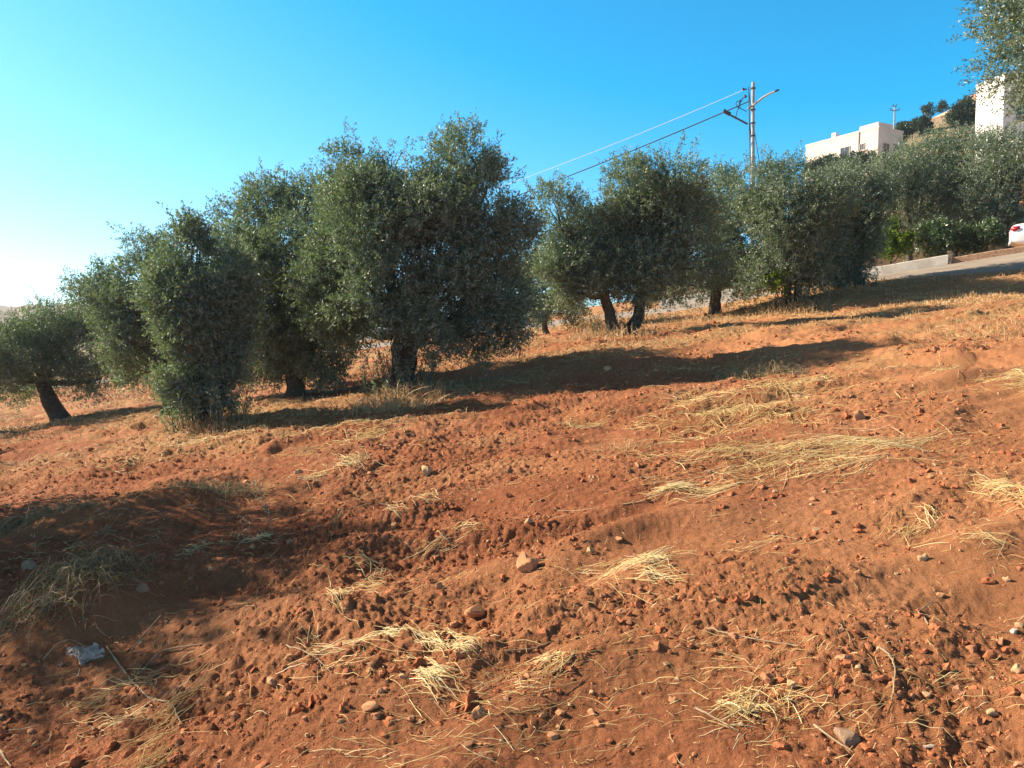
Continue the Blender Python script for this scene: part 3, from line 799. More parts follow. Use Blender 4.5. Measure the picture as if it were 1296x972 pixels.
def build_terrace_wall():
    P = [at(1166, 156, 112), at(1185, 147, 108), at(1206, 137, 104), at(1240, 118, 100)]
    bm = bmesh.new(); rows = []
    for p in P:
        g = float(smooth_h(p[0], p[1]))
        rows.append([bm.verts.new((p[0], p[1], min(g - 2, p[2] - 4))), bm.verts.new((p[0], p[1], p[2])), bm.verts.new((p[0] + 0.4, p[1] + 0.8, p[2])), bm.verts.new((p[0] + 0.4, p[1] + 0.8, min(g - 2, p[2] - 4)))])
    for a, b in zip(rows[:-1], rows[1:]):
        for k in range(3): bm.faces.new((a[k], b[k], b[k + 1], a[k + 1]))
    bm.faces.new(rows[0]); bm.faces.new(rows[-1][::-1])
    tag(link('retaining_wall', bm_mesh('retaining_wall', bm), M_TERRACE), 'tan stone retaining wall stepping up the far hill', 'wall')
build_terrace_wall()
def build_pink_house():
    A = at(1236, 120, 118)[:2]; B = at(1216, 120, 122)[:2]; C = A + np.array([6.0, 3.0])
    z = at(1225, 128, 120)[2]
    r, o0 = quad_house('house', A, B, C, z, z - 8, M_TERRACE, 'distant house with a pinkish red roof on the hill crest')
    bm = bmesh.new()
    D = B + C - A
    ring = [A, C, D, B]; cen = (A + B + C + D) / 4
    lo = [bm.verts.new((p[0] + (p[0] - cen[0]) * 0.08 - o0[0], p[1] + (p[1] - cen[1]) * 0.08 - o0[1], 8.24)) for p in ring]
    a = (A + B) / 2 * 0.6 + cen * 0.4; b = (C + D) / 2 * 0.6 + cen * 0.4
    t0 = bm.verts.new((a[0] - o0[0], a[1] - o0[1], 9.3)); t1 = bm.verts.new((b[0] - o0[0], b[1] - o0[1], 9.3))
    bm.faces.new((lo[0], lo[1], t1, t0)); bm.faces.new((lo[2], lo[3], t0, t1)); bm.faces.new((lo[1], lo[2], t1)); bm.faces.new((lo[3], lo[0], t0)); bm.faces.new(lo[::-1])
    link('roof', bm_mesh('roof', bm), M_PINK, r)
build_pink_house()

HT = 'trees on the far hill'
def hill_tree(px, py, d, lobes, label, leaves, seed, name='hill_tree', ll=0.2, lw=0.10, tr=0.2):
    p = at(px, py, d)
    make_tree(name, d, (px, py), lobes, label, leaves * 2, ll, lw, tr, 0.35, seed=seed, mat=M_DARKTREE, cat='tree', group=HT, nl=10, gap=0.0, zb=min(p[2], gz(p[0], p[1])))
hill_tree(1145, 172, 92, [(1145, 164, 8, 6), (1138, 168, 6, 5), (1152, 167, 6, 5)], 'low dark bush right of the cream house on the hill', 2600, 51)
hill_tree(1164, 168, 96, [(1164, 158, 9, 7), (1172, 162, 6, 5)], 'domed dark bush under the tan retaining wall', 2600, 52)
hill_tree(1216, 165, 88, [(1219, 143, 12, 11), (1209, 152, 9, 9), (1230, 150, 10, 13), (1226, 133, 9, 7)], 'large dense dark tree left of the tall white house', 7500, 53)
hill_tree(1175, 147, 118, [(1174, 136, 4, 5), (1175, 141, 4, 4)], 'small upright tree on the hill crest, left of the tiered one', 900, 54, tr=0.12)
hill_tree(1194, 141, 118, [(1193, 138, 6, 2), (1193, 134, 4, 1.6), (1193, 130, 2.5, 1.6)], 'small tiered conifer on the hill crest', 800, 55, 'conifer_tree', tr=0.12)
hill_tree(1082, 214, 76, [(1078, 206, 16, 7), (1096, 203, 12, 6), (1064, 211, 12, 6)], 'dark bush below the corner of the cream house', 3600, 57, ll=0.2)
hill_tree(1030, 222, 76, [(1030, 215, 14, 7), (1044, 213, 12, 6)], 'dark bush below the left end of the cream house', 2600, 58, ll=0.2)
hill_tree(1047, 206, 78, [(1048, 207, 12, 5), (1062, 210, 10, 5)], 'low dark bush under the sunlit face of the cream house', 3000, 56, ll=0.2)

# ------------------------------------------------------------------ utility poles and cables
def build_pole():
    b = at(951, 372, 33.2); b[2] = gz(b[0], b[1])
    topz = at(945, 104, 33.2)[2]
    root = empty('utility_pole', b)
    tag(root, 'tall grey utility pole with lamp arm and cables above the olive trees', 'utility pole')
    Hh = topz - b[2]
    tb = Tubes(); tb.add([(0, 0, -0.2), (-0.03, 0, Hh * 0.5), (-0.1, 0, Hh)], [0.10, 0.082, 0.065], 10)
    link('pole', tb.mesh('pole'), M_METAL, root)
    loc = lambda px, py, dd=0: at(px, py, 33.2 + dd) - b
    tb = Tubes(); P = [loc(946, 138), loc(955, 132, -.2), loc(966, 123, -.5), loc(975, 118, -.7), loc(983, 115, -.9)]
    tb.add(P, [0.045, 0.045, 0.042, 0.04, 0.035], 6)
    arm = link('lamp_arm', tb.mesh('lamp_arm'), M_METAL, root)
    bm = bmesh.new(); p = loc(983.2, 114.8, -.95)
    add_box(bm, (0, 0, 0), (0.2, 0.12, 0.07), 0.02, Matrix.Translation(p) @ Matrix.Rotation(-0.4, 4, 'Y'))
    link('lamp_head', bm_mesh('lamp_head', bm), M_DARKMETAL, arm)
    tb = Tubes(); tb.add([loc(946, 157), loc(931, 149, -.1), loc(916, 141.5, -.2)], [0.04, 0.04, 0.04], 6)
    br = link('cable_bracket', tb.mesh('cable_bracket'), M_DARKMETAL, root)
    bm = bmesh.new()
    for (px, py) in ((917, 141), (920, 142.5), (923, 144)):
        add_box(bm, loc(px, py, -.2), (0.12, 0.12, 0.16), 0.02)
    link('insulator', bm_mesh('insulator', bm), M_DARKMETAL, br)
    for k, (px, py) in enumerate(((940.5, 113), (943, 122))):
        tb = Tubes(); tb.add([loc(945, py), loc(px, py, -.05)], 0.03, 6); tb.add([loc(px, py - 1.5), loc(px, py + 1.5)], 0.055, 8)
        link('insulator', tb.mesh('insulator'), M_DARKMETAL, root)
    rg = np.random.default_rng(5)
    bm = bmesh.new()
    for py in (112, 139, 156, 172):
        q = loc(946, py)
        Mx = Matrix.Translation((-0.1 * (q[2] / Hh) - 0.0, 0, q[2]))
        add_box(bm, (0, 0, 0), (0.20, 0.20, 0.05), 0.015, Mx)
    link('band_clamp', bm_mesh('band_clamp', bm), M_DARKMETAL, root)
    tb = Tubes()
    for (c0, c1, c2) in (((942, 123), (930, 133), (945, 141)), ((940, 124), (934, 140), (931, 151)), ((938, 127), (929, 127), (936, 138))):
        t = np.linspace(0, 1, 9)[:, None]
        p = (1 - t) ** 2 * loc(*c0) + 2 * t * (1 - t) * loc(c1[0] - 3, c1[1] + 2) + t * t * loc(*c2)
        tb.add(p, 0.018, 5)
    link('cable_loop', tb.mesh('cable_loop'), M_BLACKCABLE, root)
    tb = Tubes()
    tb.add([loc(948, 118, .1), loc(953, 155, .1), loc(960.5, 202, .1), loc(968, 250, .1)], 0.016, 5)
    tb.add([loc(948, 150, .1), loc(951, 178, .1), loc(955, 203, .1), loc(962, 250, .1)], 0.022, 5)
    tb.add([loc(947.5, 110, -.2), loc(948.3, 150, -.2), loc(949.5, 205, -.2)], 0.022, 5)
    link('down_cable', tb.mesh('down_cable'), M_BLACKCABLE, root)
build_pole()

def cable(label, pts, r, mat):
    P = np.array([at(*p) for p in pts])
    s = np.concatenate([[0], np.cumsum(np.linalg.norm(np.diff(P, axis=0), axis=1))]); s /= s[-1]
    co = [np.polyfit(s, P[:, i], min(3, len(pts) - 1)) for i in range(3)]
    t = np.linspace(0, 1, 80)
    Q = np.stack([np.polyval(c, t) for c in co], 1)
    tb = Tubes(); tb.add(Q, r, 6)
    tag(link('overhead_cable', tb.mesh('overhead_cable'), mat), label, 'cable', 'overhead cables from the utility pole')
cable('thin pale overhead cable, the upper one running left from the pole', [(940, 113, 33.1), (800, 176, 36), (655, 227, 40), (400, 310, 52), (60, 400, 80)], 0.011, M_PALECABLE)
cable('thick dark overhead cable, the lower one running left from the pole', [(944, 121, 33.1), (916, 142, 33), (790, 204, 36), (660, 250, 40), (400, 325, 52), (105, 390.5, 75), (-60, 410, 90)], 0.024, M_BLACKCABLE)

def far_pole():
    p = at(1131, 180, 90); z = gz(p[0], p[1]); b = np.array([p[0], p[1], min(z, p[2])])
    root = empty('utility_pole', b)
    tag(root, 'slim distant pole with a double crossarm beside the cream house', 'utility pole')
    zt = at(1131, 134, 90)[2] - b[2]
    tb = Tubes(); tb.add([(0, 0, -0.3), (0, 0, zt)], [0.12, 0.085], 8)
    link('pole', tb.mesh('pole'), M_METAL, root)
    for zz, w in ((zt - 0.55, 0.52), (zt - 0.1, 0.2)):
        tb = Tubes(); tb.add([(-w, 0, zz + 0.1), (0, 0, zz), (w, 0, zz + 0.1)], 0.05, 6)
        for q in (-w, w): tb.add([(q, 0, zz + 0.1), (q, 0, zz + 0.32)], 0.05, 6)
        link('crossarm', tb.mesh('crossarm'), M_DARKMETAL, root)
far_pole()

# ------------------------------------------------------------------ white car at the right edge
def build_car():
    L, Wd = 4.45, 1.74
    rear = at(1279, 300, 27.0)
    hd = np.array([0.86, -0.5]); hd /= np.linalg.norm(hd)
    c = rear[:2] + hd * (L / 2)
    c = c + np.array([0.35, 0.6])
    z = at(1285, 321, 27.4)[2]
    root = empty('parked_car', (c[0], c[1], z), math.atan2(hd[1], hd[0]))
    tag(root, 'white saloon car cut off by the right edge, its tail showing', 'car')
    # body loft along x: (x, half width, z bottom, z top)
    st = [(-2.22, .66, .48, .80), (-2.20, .74, .36, .92), (-2.08, .80, .27, .99), (-1.75, .85, .22, 1.02), (-1.2, .87, .20, 1.00), (0, .87, .19, .96), (1.0, .87, .20, .94), (1.5, .85, .21, .88), (1.95, .80, .22, .78), (2.15, .70, .26, .66), (2.22, .58, .34, .56)]
    bm = bmesh.new(); rows = []
    for x, w, z0, z1 in st:
        h = z1 - z0
        sec = [(-w * .86, z0), (-w * .97, z0 + .12 * h), (-w, z0 + .4 * h), (-w, z0 + .68 * h), (-w * .94, z0 + .9 * h), (-w * .8, z1), (0, z1 + .02), (w * .8, z1), (w * .94, z0 + .9 * h), (w, z0 + .68 * h), (w, z0 + .4 * h), (w * .97, z0 + .12 * h), (w * .86, z0)]
        rows.append([bm.verts.new((x, y, zz)) for y, zz in sec])
    for a, b in zip(rows[:-1], rows[1:]):
        n = len(a)
        for k in range(n): bm.faces.new((a[k], a[(k + 1) % n], b[(k + 1) % n], b[k]))
    bm.faces.new(rows[0]); bm.faces.new(rows[-1][::-1])
    me = bm_mesh('body', bm, True)
    o = link('body', me, M_CARW, root)
    md = o.modifiers.new('sub', 'SUBSURF'); md.levels = 2; md.render_levels = 2
    # greenhouse
    bm = bmesh.new()
    lo = [(-1.65, .74), (1.15, .74)]
    vb = [bm.verts.new(v) for v in ((-1.72, -.72, .985), (1.12, -.74, .95), (1.12, .74, .95), (-1.72, .72, .985))]
    vt = [bm.verts.new(v) for v in ((-1.0, -.56, 1.40), (.25, -.58, 1.41), (.25, .58, 1.41), (-1.0, .56, 1.40))]
    for i in range(4): bm.faces.new((vb[i], vb[(i + 1) % 4], vt[(i + 1) % 4], vt[i]))
    bm.faces.new(vt); bm.faces.new(vb[::-1])
    link('window', bm_mesh('window', bm), M_GLASS, root)
    bm = bmesh.new()
    add_box(bm, (-.38, 0, 1.425), (1.40, 1.20, .06), .025)
    link('roof', bm_mesh('roof', bm, True), M_CARW, root)
    tb = Tubes()
    for y in (-1, 1):
        for a, b in (((-1.74, .72, .99), (-1.0, .57, 1.42)), ((1.12, .745, .95), (.27, .59, 1.42)), ((-.35, .745, .97), (-.38, .585, 1.42))):
            tb.add([(a[0], a[1] * y, a[2]), (b[0], b[1] * y, b[2])], [.045, .035], 6)
    link('pillar', tb.mesh('pillar'), M_CARW, root)
    for y in (-1, 1):
        bm = bmesh.new(); add_box(bm, (-2.08, y * .66, .80), (.30, .36, .17), .05, None)
        link('tail_lamp', bm_mesh('tail_lamp', bm, True), M_TAIL, root)
        bm = bmesh.new(); add_box(bm, (2.02, y * .58, .64), (.24, .30, .13), .04, None)
        link('headlight', bm_mesh('headlight', bm, True), M_CLEAR, root)
        for x in (-1.38, 1.36):
            bm = bmesh.new()
            bmesh.ops.create_cone(bm, cap_ends=True, segments=28, radius1=.31, radius2=.31, depth=.2, matrix=Matrix.Translation((x, y * .80, .31)) @ Matrix.Rotation(math.pi / 2, 4, 'X'))
            es = [e for e in bm.edges if len(e.link_faces) == 2 and any(len(f.verts) > 4 for f in e.link_faces)]
            bmesh.ops.bevel(bm, geom=es, offset=.03, segments=2, affect='EDGES')
            w = empty('wheel', (0, 0, 0)); w.parent = root
            link('tyre', bm_mesh('tyre', bm, True), M_TYRE, w)
            bm = bmesh.new()
            bmesh.ops.create_cone(bm, cap_ends=True, segments=24, radius1=.2, radius2=.18, depth=.03, matrix=Matrix.Translation((x, y * .905, .31)) @ Matrix.Rotation(-y * math.pi / 2, 4, 'X'))
            link('rim', bm_mesh('rim', bm), M_METAL, w)
    bm = bmesh.new(); add_box(bm, (-2.205, 0, .40), (.06, 1.3, .16), .03)
    link('bumper', bm_mesh('bumper', bm, True), M_CARW, root)
build_car()

# ------------------------------------------------------------------ soil clods, stones
def ico(sub):
    bm = bmesh.new(); bmesh.ops.create_icosphere(bm, subdivisions=sub, radius=1.0)
    V = np.array([v.co[:] for v in bm.verts]); F = np.array([[v.index for v in f.verts] for f in bm.faces])
    bm.free()
    return V, F

def rock_shape(sub, rng, cuts=7, rough=0.12):
    V, F = ico(sub)
    V = V.copy()
    for _ in range(5):
        k = rng.normal(size=3) * 2.2; V = V * (1 + rough * np.sin(V @ k + rng.random() * 6))[:, None]
    for _ in range(cuts):
        n = nrm(rng.normal(size=3)); dd = rng.uniform(0.5, 0.85)
        ex = V @ n - dd
        V = V - np.maximum(ex, 0)[:, None] * n * 0.92
    return V, F

def rotz(a):
    c, s = math.cos(a), math.sin(a)
    return np.array([[c, -s, 0], [s, c, 0], [0, 0, 1]])

def build_clods():
    rng = np.random.default_rng(77)
    T = [rock_shape(1, rng, 2, 0.20) for _ in range(14)]
    TB = [rock_shape(2, rng, 3, 0.26) for _ in range(12)]
    n = 90000
    # density falls with distance, so the count on screen stays even
    rr = np.where(rng.random(n) < 0.62, 2.0 + 13 * rng.random(n) ** 1.45, 7 + 16 * rng.random(n))
    aa = rng.uniform(-0.74, 0.74, n)
    x = rr * np.sin(aa); y = rr * np.cos(aa)
    m = perlin(x * 0.5, y * 0.62, 9) + 0.7 * perlin(x * 1.7, y * 1.9, 61) + 0.25 * rng.normal(size=n)
    keep = m > -0.26 + 0.22 * sstep(0.1, 1.8, x - 0.12 * y)
    x, y, rr = x[keep], y[keep], rr[keep]
    sz = np.clip(0.0046 * (rng.pareto(2.2, len(x)) + 0.6), 0.003, 0.026) * (0.8 + 0.05 * rr)
    z = hh(x, y)
    VV, FF, TT = [], [], []; off = 0
    for i in range(len(x)):
        V, F = (T[i % len(T)] if sz[i] < 0.012 else TB[i % len(TB)])
        s = sz[i] * np.array([1.0, rng.uniform(.7, 1.1), rng.uniform(.5, .85)])
        R = rotz(rng.random() * 6.28)
        VV.append((V * s) @ R.T + np.array([x[i], y[i], z[i] + sz[i] * 0.02])); FF.append(F + off)
        TT.append(np.full(len(V), 0.0 if rng.random() > 0.12 else rng.uniform(.3, 1.0)))
        off += len(V)
    me = np_mesh('soil_clods', np.concatenate(VV), np.concatenate(FF), False, {'tone': ('POINT', np.concatenate(TT))})
    tag(link('soil_clods', me, M_CLOD), 'crumbled clods of red earth strewn over the ploughed soil', 'soil clods', kind='stuff')
build_clods()

RNG = np.random.default_rng(2024)
STONES = []
for i in range(8):
    V, F = rock_shape(3, RNG, 9, 0.12)
    STONES.append((V, F))

def stone(px, py, wpx, mat, label, flat=0.7, group=None, k=0, shared=None, rz=None, sink=0.25):
    x, y = gp(px, py)
    d = y
    s = wpx / FPX * d * 0.5
    V, F = STONES[k % len(STONES)]
    if shared is None:
        me = np_mesh('stone', V * np.array([1, .85, flat]), F, False)
    else:
        me = shared
    o = link('stone', me, mat if len(me.materials) == 0 else None)
    o.location = (x, y, gz(x, y) + s * flat * (0.5 - sink) )
    o.scale = (s, s, s)
    o.rotation_euler = (RNG.uniform(-.2, .2), RNG.uniform(-.2, .2), RNG.uniform(0, 6.28) if rz is None else rz)
    tag(o, label, 'stone', group)
    return o

stone(667, 722, 30, M_STONE, 'largest angular ochre stone standing in the middle of the open soil', 0.85, k=0, sink=.1)
stone(601, 777, 34, M_STONE, 'wedge shaped ochre stone below the middle, above the straw line', 0.6, k=1)
stone(1074, 941, 36, M_GREYROCK, 'grey brown rounded rock near the bottom right, by a dry stalk', 0.75, k=2, sink=.1)
stone(541, 600, 20, M_PALE, 'pale stone in the soil right below the tallest tree', 0.8, k=3)
stone(1087, 531, 20, M_STONE, 'rounded tan stone above the big straw heap at right', 0.8, k=4)
stone(606, 905, 30, M_STONE, 'tan stone half buried next to the lowest straw heap in the middle', 0.7, k=5)
stone(697, 836, 20, M_PALE, 'pale flat stone at the end of a straw stalk', 0.6, k=6)
stone(470, 895, 26, M_STONE, 'flat brown stone left of the lowest straw heap', 0.5, k=7)
stone(345, 865, 18, M_PALE, 'pale flat stone right of the fallen dry branch', 0.5, k=0)
stone(1003, 869, 17, M_PALE, 'pale stone above the straw tuft at bottom right', 0.7, k=1)
stone(1255, 905, 18, M_PALE, 'pale yellow stone near the bottom right corner', 0.8, k=3)
stone(1287, 850, 18, M_PALE, 'pale stone at the right edge of the picture', 0.8, k=4)
stone(746, 700, 14, M_PALE, 'small pale cube-like stone right of the largest ochre stone', 0.9, k=5)
stone(556, 745, 14, M_STONE, 'small tan stone left above the wedge shaped one', 0.8, k=6)
stone(38, 718, 22, M_GREYROCK, 'grey stone in the shade left of the weed mound', 0.8, k=2)
stone(180, 748, 22, M_GREYROCK, 'brown stone in the shade right of the weed mound', 0.7, k=7)
stone(1010, 504, 14, M_PALE, 'pale stone at the right end of the upper straw heap', 0.7, k=2)
stone(770, 470, 12, M_PALE, 'pale stone in the tree shadow right of the tallest tree', 0.7, k=6)
SMALL = []
for i in range(8):
    V, F = STONES[i]
    for mt in (M_STONE, M_STONE, M_PALE):
        me = np_mesh('stone', V * np.array([1, .8, .7]), F, False); me.materials.append(mt); SMALL.append(me)
cnt = 0
while cnt < 130:
    px = RNG.uniform(-10, 1306); py = 560 + 410 * RNG.random() ** 1.2
    if perlin(px * 0.006, py * 0.009, 71) + 0.35 * RNG.normal() < -0.1: continue
    w = 4 + 9 * RNG.random() ** 2.5 + (py - 560) / 410 * 4.5
    stone(px, py, w, None, 'small ochre stone lying loose on the ploughed red soil', 0.7, 'small stones strewn over the red soil', shared=SMALL[RNG.integers(0, len(SMALL))], sink=.38)
    cnt += 1

# ------------------------------------------------------------------ straw, dry grass
class Stalks:
    def __init__(self): self.V = []; self.F = []; self.T = []; self.n = 0
    def add(self, P, r, tone):
        """P: (n, m, 3) centre lines"""
        n, m = P.shape[:2]
        Tn = nrm(np.gradient(P, axis=1))
        A = nrm(np.cross(Tn, np.array([0.13, 0.21, 0.97]))); B = np.cross(Tn, A)
        prof = np.concatenate([np.ones(m - 1), [0.45]])
        rr = np.broadcast_to(np.asarray(r).reshape(-1, 1), (n, m)) * prof
        V = np.stack([P + rr[..., None] * (math.cos(a) * A + math.sin(a) * B) for a in (0.5, 2.594, 4.689)], 2)
        idx = np.arange(n * m * 3).reshape(n, m, 3) + self.n
        for k in range(3):
            k2 = (k + 1) % 3
            self.F.append(np.stack([idx[:, :-1, k], idx[:, :-1, k2], idx[:, 1:, k2], idx[:, 1:, k]], -1).reshape(-1, 4))
        self.V.append(V.reshape(-1, 3)); self.T.append(np.repeat(np.broadcast_to(tone, (n,)), m * 3))
        self.n += n * m * 3
    def mesh(self, name, o=(0, 0, 0)):
        return np_mesh(name, np.concatenate(self.V) - np.asarray(o), np.concatenate(self.F), True, {'tone': ('POINT', np.concatenate(self.T))})

def lying(x, y, ang, L, rng, lift=0.02, curl=0.25, arch=0.03, m=6):
    n = len(x)
    t = np.linspace(-0.5, 0.5, m)[None]
    c = curl * rng.normal(size=(n, 1))
    a = ang[:, None] + c * t * 2
    dx = np.cumsum(np.cos(a), 1) / m; dy = np.cumsum(np.sin(a), 1) / m
    X = x[:, None] + (dx - dx.mean(1, keepdims=True)) * L[:, None]; Y = y[:, None] + (dy - dy.mean(1, keepdims=True)) * L[:, None]
    G = hh(X.ravel(), Y.ravel()).reshape(X.shape)
    gs = G.mean(1, keepdims=True) + (G[:, -1:] - G[:, :1]) * t     # stiff: follows the mean slope
    Z = np.maximum(G + 0.004, gs) + np.asarray(lift).reshape(-1, 1) + np.abs(arch * rng.normal(size=(n, 1))) * (1 - 4 * t * t) + 0.03 * rng.normal(size=(n, 1)) * t
    Z = np.maximum(Z, G + 0.003)
    return np.stack([X, Y, Z], -1)

def straw_heap(px, py, wpx, hpx, n, label, seed, ang=0.0, spread=0.5, L=(0.12, 0.38), high=0.05, mat=None, r=0.0014, tone=(0.55, 0.3), group='heaps of cut straw on the red soil', name='straw_heap', curl=.3):
    rng = np.random.default_rng(seed)
    n = int(n * 1.5) if py < 640 else n
    L = (L[0] * .6, L[1] * .66)
    x0, y0 = gp(px, py, True)
    d = y0
    sx = wpx / FPX * d * 0.5
    x1, y1 = gp(px, py + hpx / 2, True); x2, y2 = gp(px, py - hpx / 2, True)
    sy = abs(y2 - y1) * 0.5
    n1 = n
    n1 = max(10, int(n * 0.48))
    nb = max(3, int(n1 / 28))
    bc = np.clip(rng.normal(0, .62, (nb, 2)), -1.3, 1.3); ba = spread * 1.1 * rng.normal(size=nb)
    bi = rng.integers(0, nb, n1)
    u = bc[bi] + rng.normal(0, .26, (n1, 2))
    st_ = rng.random(n1) < 0.24
    u[st_] = rng.normal(0, 1.1, (int(st_.sum()), 2))
    x = x0 + u[:, 0] * sx; y = y0 + u[:, 1] * sy
    rad = np.linalg.norm(u, axis=1)
    LL = rng.uniform(*L, n1)
    aa = ang + ba[bi] + spread * 0.9 * rng.normal(size=n1)
    lift = 0.42 * high * np.exp(-1.6 * rad ** 2) * rng.random(n1) + 0.002
    rs = r * (0.7 + 0.6 * rng.random(n1)) * max(1.0, d / 5.0)
    s = Stalks()
    s.add(lying(x, y, aa, LL, rng, lift, curl * .45, .010), rs, np.clip(rng.normal(tone[0], tone[1], n1), 0, 1))
    o = np.array([x0, y0, gz(x0, y0)])
    ob = link(name, s.mesh(name, o), mat or M_STRAW)
    ob.location = o
    tag(ob, label, 'straw', group)
    return ob

straw_heap(1075, 578, 200, 34, 700, 'brightest long straw heap on the right side of the slope', 101, 0.05, 0.35, (0.25, 0.7), 0.13)
straw_heap(950, 590, 150, 36, 380, 'dull thin straw spread just left of the brightest straw heap', 102, 0.3, 0.5, (0.2, 0.6), 0.08, tone=(0.4, .25))
straw_heap(925, 522, 150, 46, 900, 'wide straw heap at the edge of the tree shadow', 103, 0.25, 0.6, (0.25, 0.7), 0.14, tone=(0.42, .25))
straw_heap(985, 495, 70, 24, 320, 'small raised straw heap touching the tree shadow', 104, 0.1, 0.6, (0.25, 0.6), 0.16, tone=(0.45, .25))
straw_heap(862, 632, 74, 18, 190, 'small bright straw heap with a few long stalks pointing left', 105, -0.08, 0.25, (0.2, 0.6), 0.06, tone=(0.72, .2))
straw_heap(808, 735, 66, 36, 200, 'loose yellow straw bunch right of the largest stone', 106, -0.5, 0.6, (0.15, 0.45), 0.08, tone=(.68, .22))
straw_heap(775, 720, 60, 14, 60, 'thin straw stalks trailing left of the loose yellow bunch', 107, -0.1, 0.35, (0.15, 0.4), 0.03)
straw_heap(440, 722, 60, 34, 150, 'loose straw bunch at the upper end of the straw line', 108, -0.5, 0.6, (0.12, 0.4), 0.05)
straw_heap(412, 790, 50, 60, 150, 'ragged straw tuft at the left end of the straw line', 109, -0.9, 0.6, (0.1, 0.34), 0.06)
straw_heap(492, 832, 130, 44, 330, 'long flattened straw lying diagonally in the middle of the straw line', 110, -0.42, 0.28, (0.18, 0.5), 0.05, tone=(.62, .24))
straw_heap(548, 878, 44, 52, 230, 'dense pale straw bunch at the lower end of the straw line', 111, -1.0, 0.35, (0.12, 0.32), 0.07, tone=(.7, .2))
straw_heap(598, 858, 40, 20, 90, 'small pale straw scrap above the lowest straw bunch', 112, -0.2, 0.5, (0.08, 0.25), 0.03, tone=(.75, .2))
straw_heap(672, 880, 70, 26, 90, 'thin looped straw bunch right of the straw line', 113, -0.35, 0.35, (0.15, 0.4), 0.05, tone=(.62, .2), curl=.8)
straw_heap(970, 908, 96, 56, 230, 'open tangle of straw in the bottom right foreground', 114, 0.5, 0.9, (0.12, 0.36), 0.06, tone=(.6, .25), curl=.7)
straw_heap(215, 925, 70, 80, 160, 'long straw stalks fanning towards the bottom edge at left', 115, 1.25, 0.35, (0.18, 0.5), 0.04, tone=(.5, .25))
straw_heap(150, 868, 130, 50, 200, 'flattened straw just below the plastic bag', 116, 0.5, 0.5, (0.15, 0.45), 0.04, tone=(.42, .25))
straw_heap(334, 675, 46, 14, 130, 'sunlit straw patch at the foot of the withered stem', 117, 0.1, 0.5, (0.12, 0.35), 0.05, tone=(.7, .2))
straw_heap(253, 690, 24, 16, 80, 'little straw knot lit at the edge of the left shadow', 118, 0.4, 0.9, (0.1, 0.3), 0.06)
straw_heap(1288, 492, 40, 50, 330, 'straw heap cut off by the right edge, level with the upper heaps', 119, 0.2, 0.6, (0.2, 0.5), 0.2, tone=(.55, .22))
straw_heap(1290, 636, 36, 40, 230, 'straw heap cut off by the right edge, lower of two', 120, 0.2, 0.7, (0.15, 0.4), 0.12, tone=(.6, .22))
straw_heap(1148, 662, 64, 18, 120, 'small straw scrap on bare soil near the right', 121, 0.4, 0.4, (0.12, 0.35), 0.04)
straw_heap(938, 694, 80, 18, 90, 'few straw stalks on bare soil right of centre', 122, 0.05, 0.4, (0.15, 0.4), 0.03)
straw_heap(520, 648, 60, 26, 110, 'pale straw scrap left above the middle of the soil', 123, -0.4, 0.7, (0.1, 0.4), 0.05, tone=(.55, .25))
straw_heap(570, 676, 80, 14, 90, 'low straw strip above the small tan stones', 124, 0.1, 0.4, (0.12, 0.4), 0.04)
straw_heap(455, 588, 60, 18, 190, 'low straw patch at the end of the shadow under the broad tree', 125, 0.2, 0.6, (0.15, 0.5), 0.08)
straw_heap(245, 566, 90, 18, 330, 'pale straw patch in front of the bushy leafy tree', 126, 0.05, 0.6, (0.15, 0.5), 0.08, tone=(.5, .22))
straw_heap(460, 552, 120, 22, 420, 'straw bed in front of the tallest tree at left', 127, 0.1, 0.6, (0.2, 0.5), 0.10, tone=(.42, .22))
straw_heap(735, 535, 46, 12, 120, 'straw scrap in the long shadow right of the tallest tree', 128, 0.1, 0.6, (0.2, 0.5), 0.06, tone=(.5, .22))
straw_heap(1240, 690, 60, 20, 60, 'sparse straw stalks near the right edge below the lower heap', 129, 0.2, 0.7, (0.15, 0.4), 0.03)

def scattered():
    rng = np.random.default_rng(55)
    n = 19000
    rr = 2.2 + 24 * rng.random(n) ** 1.2; aa = rng.uniform(-0.72, 0.72, n)
    x = rr * np.sin(aa); y = rr * np.cos(aa)
    du, li, fa = fields(x, y)
    m = 0.75 * perlin(x * 0.9, y * 1.3, 81) + 0.5 * perlin(x * 0.3, y * 0.5, 82) + 0.55 * li + 0.15 * rng.normal(size=n)
    kp = (m > 0.22) & (kerb_dist(x, y) > ROADW)
    x, y, rr = x[kp], y[kp], rr[kp]
    s = Stalks()
    s.add(lying(x, y, 0.5 * rng.normal(size=len(x)) + 0.1, rng.uniform(0.03, 0.22, len(x)), rng, 0.002, .3, .008, 5), 0.0010 * np.maximum(1, rr / 5.5) * rng.uniform(.7, 1.3, len(x)), np.clip(rng.normal(.45, .25, len(x)), 0, 1))
    n = 16000
    rr = 2.0 + 12 * rng.random(n) ** 1.4; aa = rng.uniform(-0.72, 0.72, n)
    x = rr * np.sin(aa); y = rr * np.cos(aa)
    kp = perlin(x * 1.3, y * 1.7, 83) + 0.6 * rng.normal(size=n) > 0.1
    x, y, rr = x[kp], y[kp], rr[kp]
    s.add(lying(x, y, rng.uniform(0, 6.28, len(x)), rng.uniform(0.012, 0.06, len(x)), rng, 0.002, .3, .004, 3), 0.0011 * np.maximum(1, rr / 4.5) * rng.uniform(.7, 1.4, len(x)), np.clip(rng.normal(.4, .3, len(x)), 0, 1))
    tag(link('scattered_straw', s.mesh('scattered_straw'), M_STRAW), 'loose straw stalks scattered over the red soil', 'scattered straw', kind='stuff')
    print('scattered', len(x))
scattered()

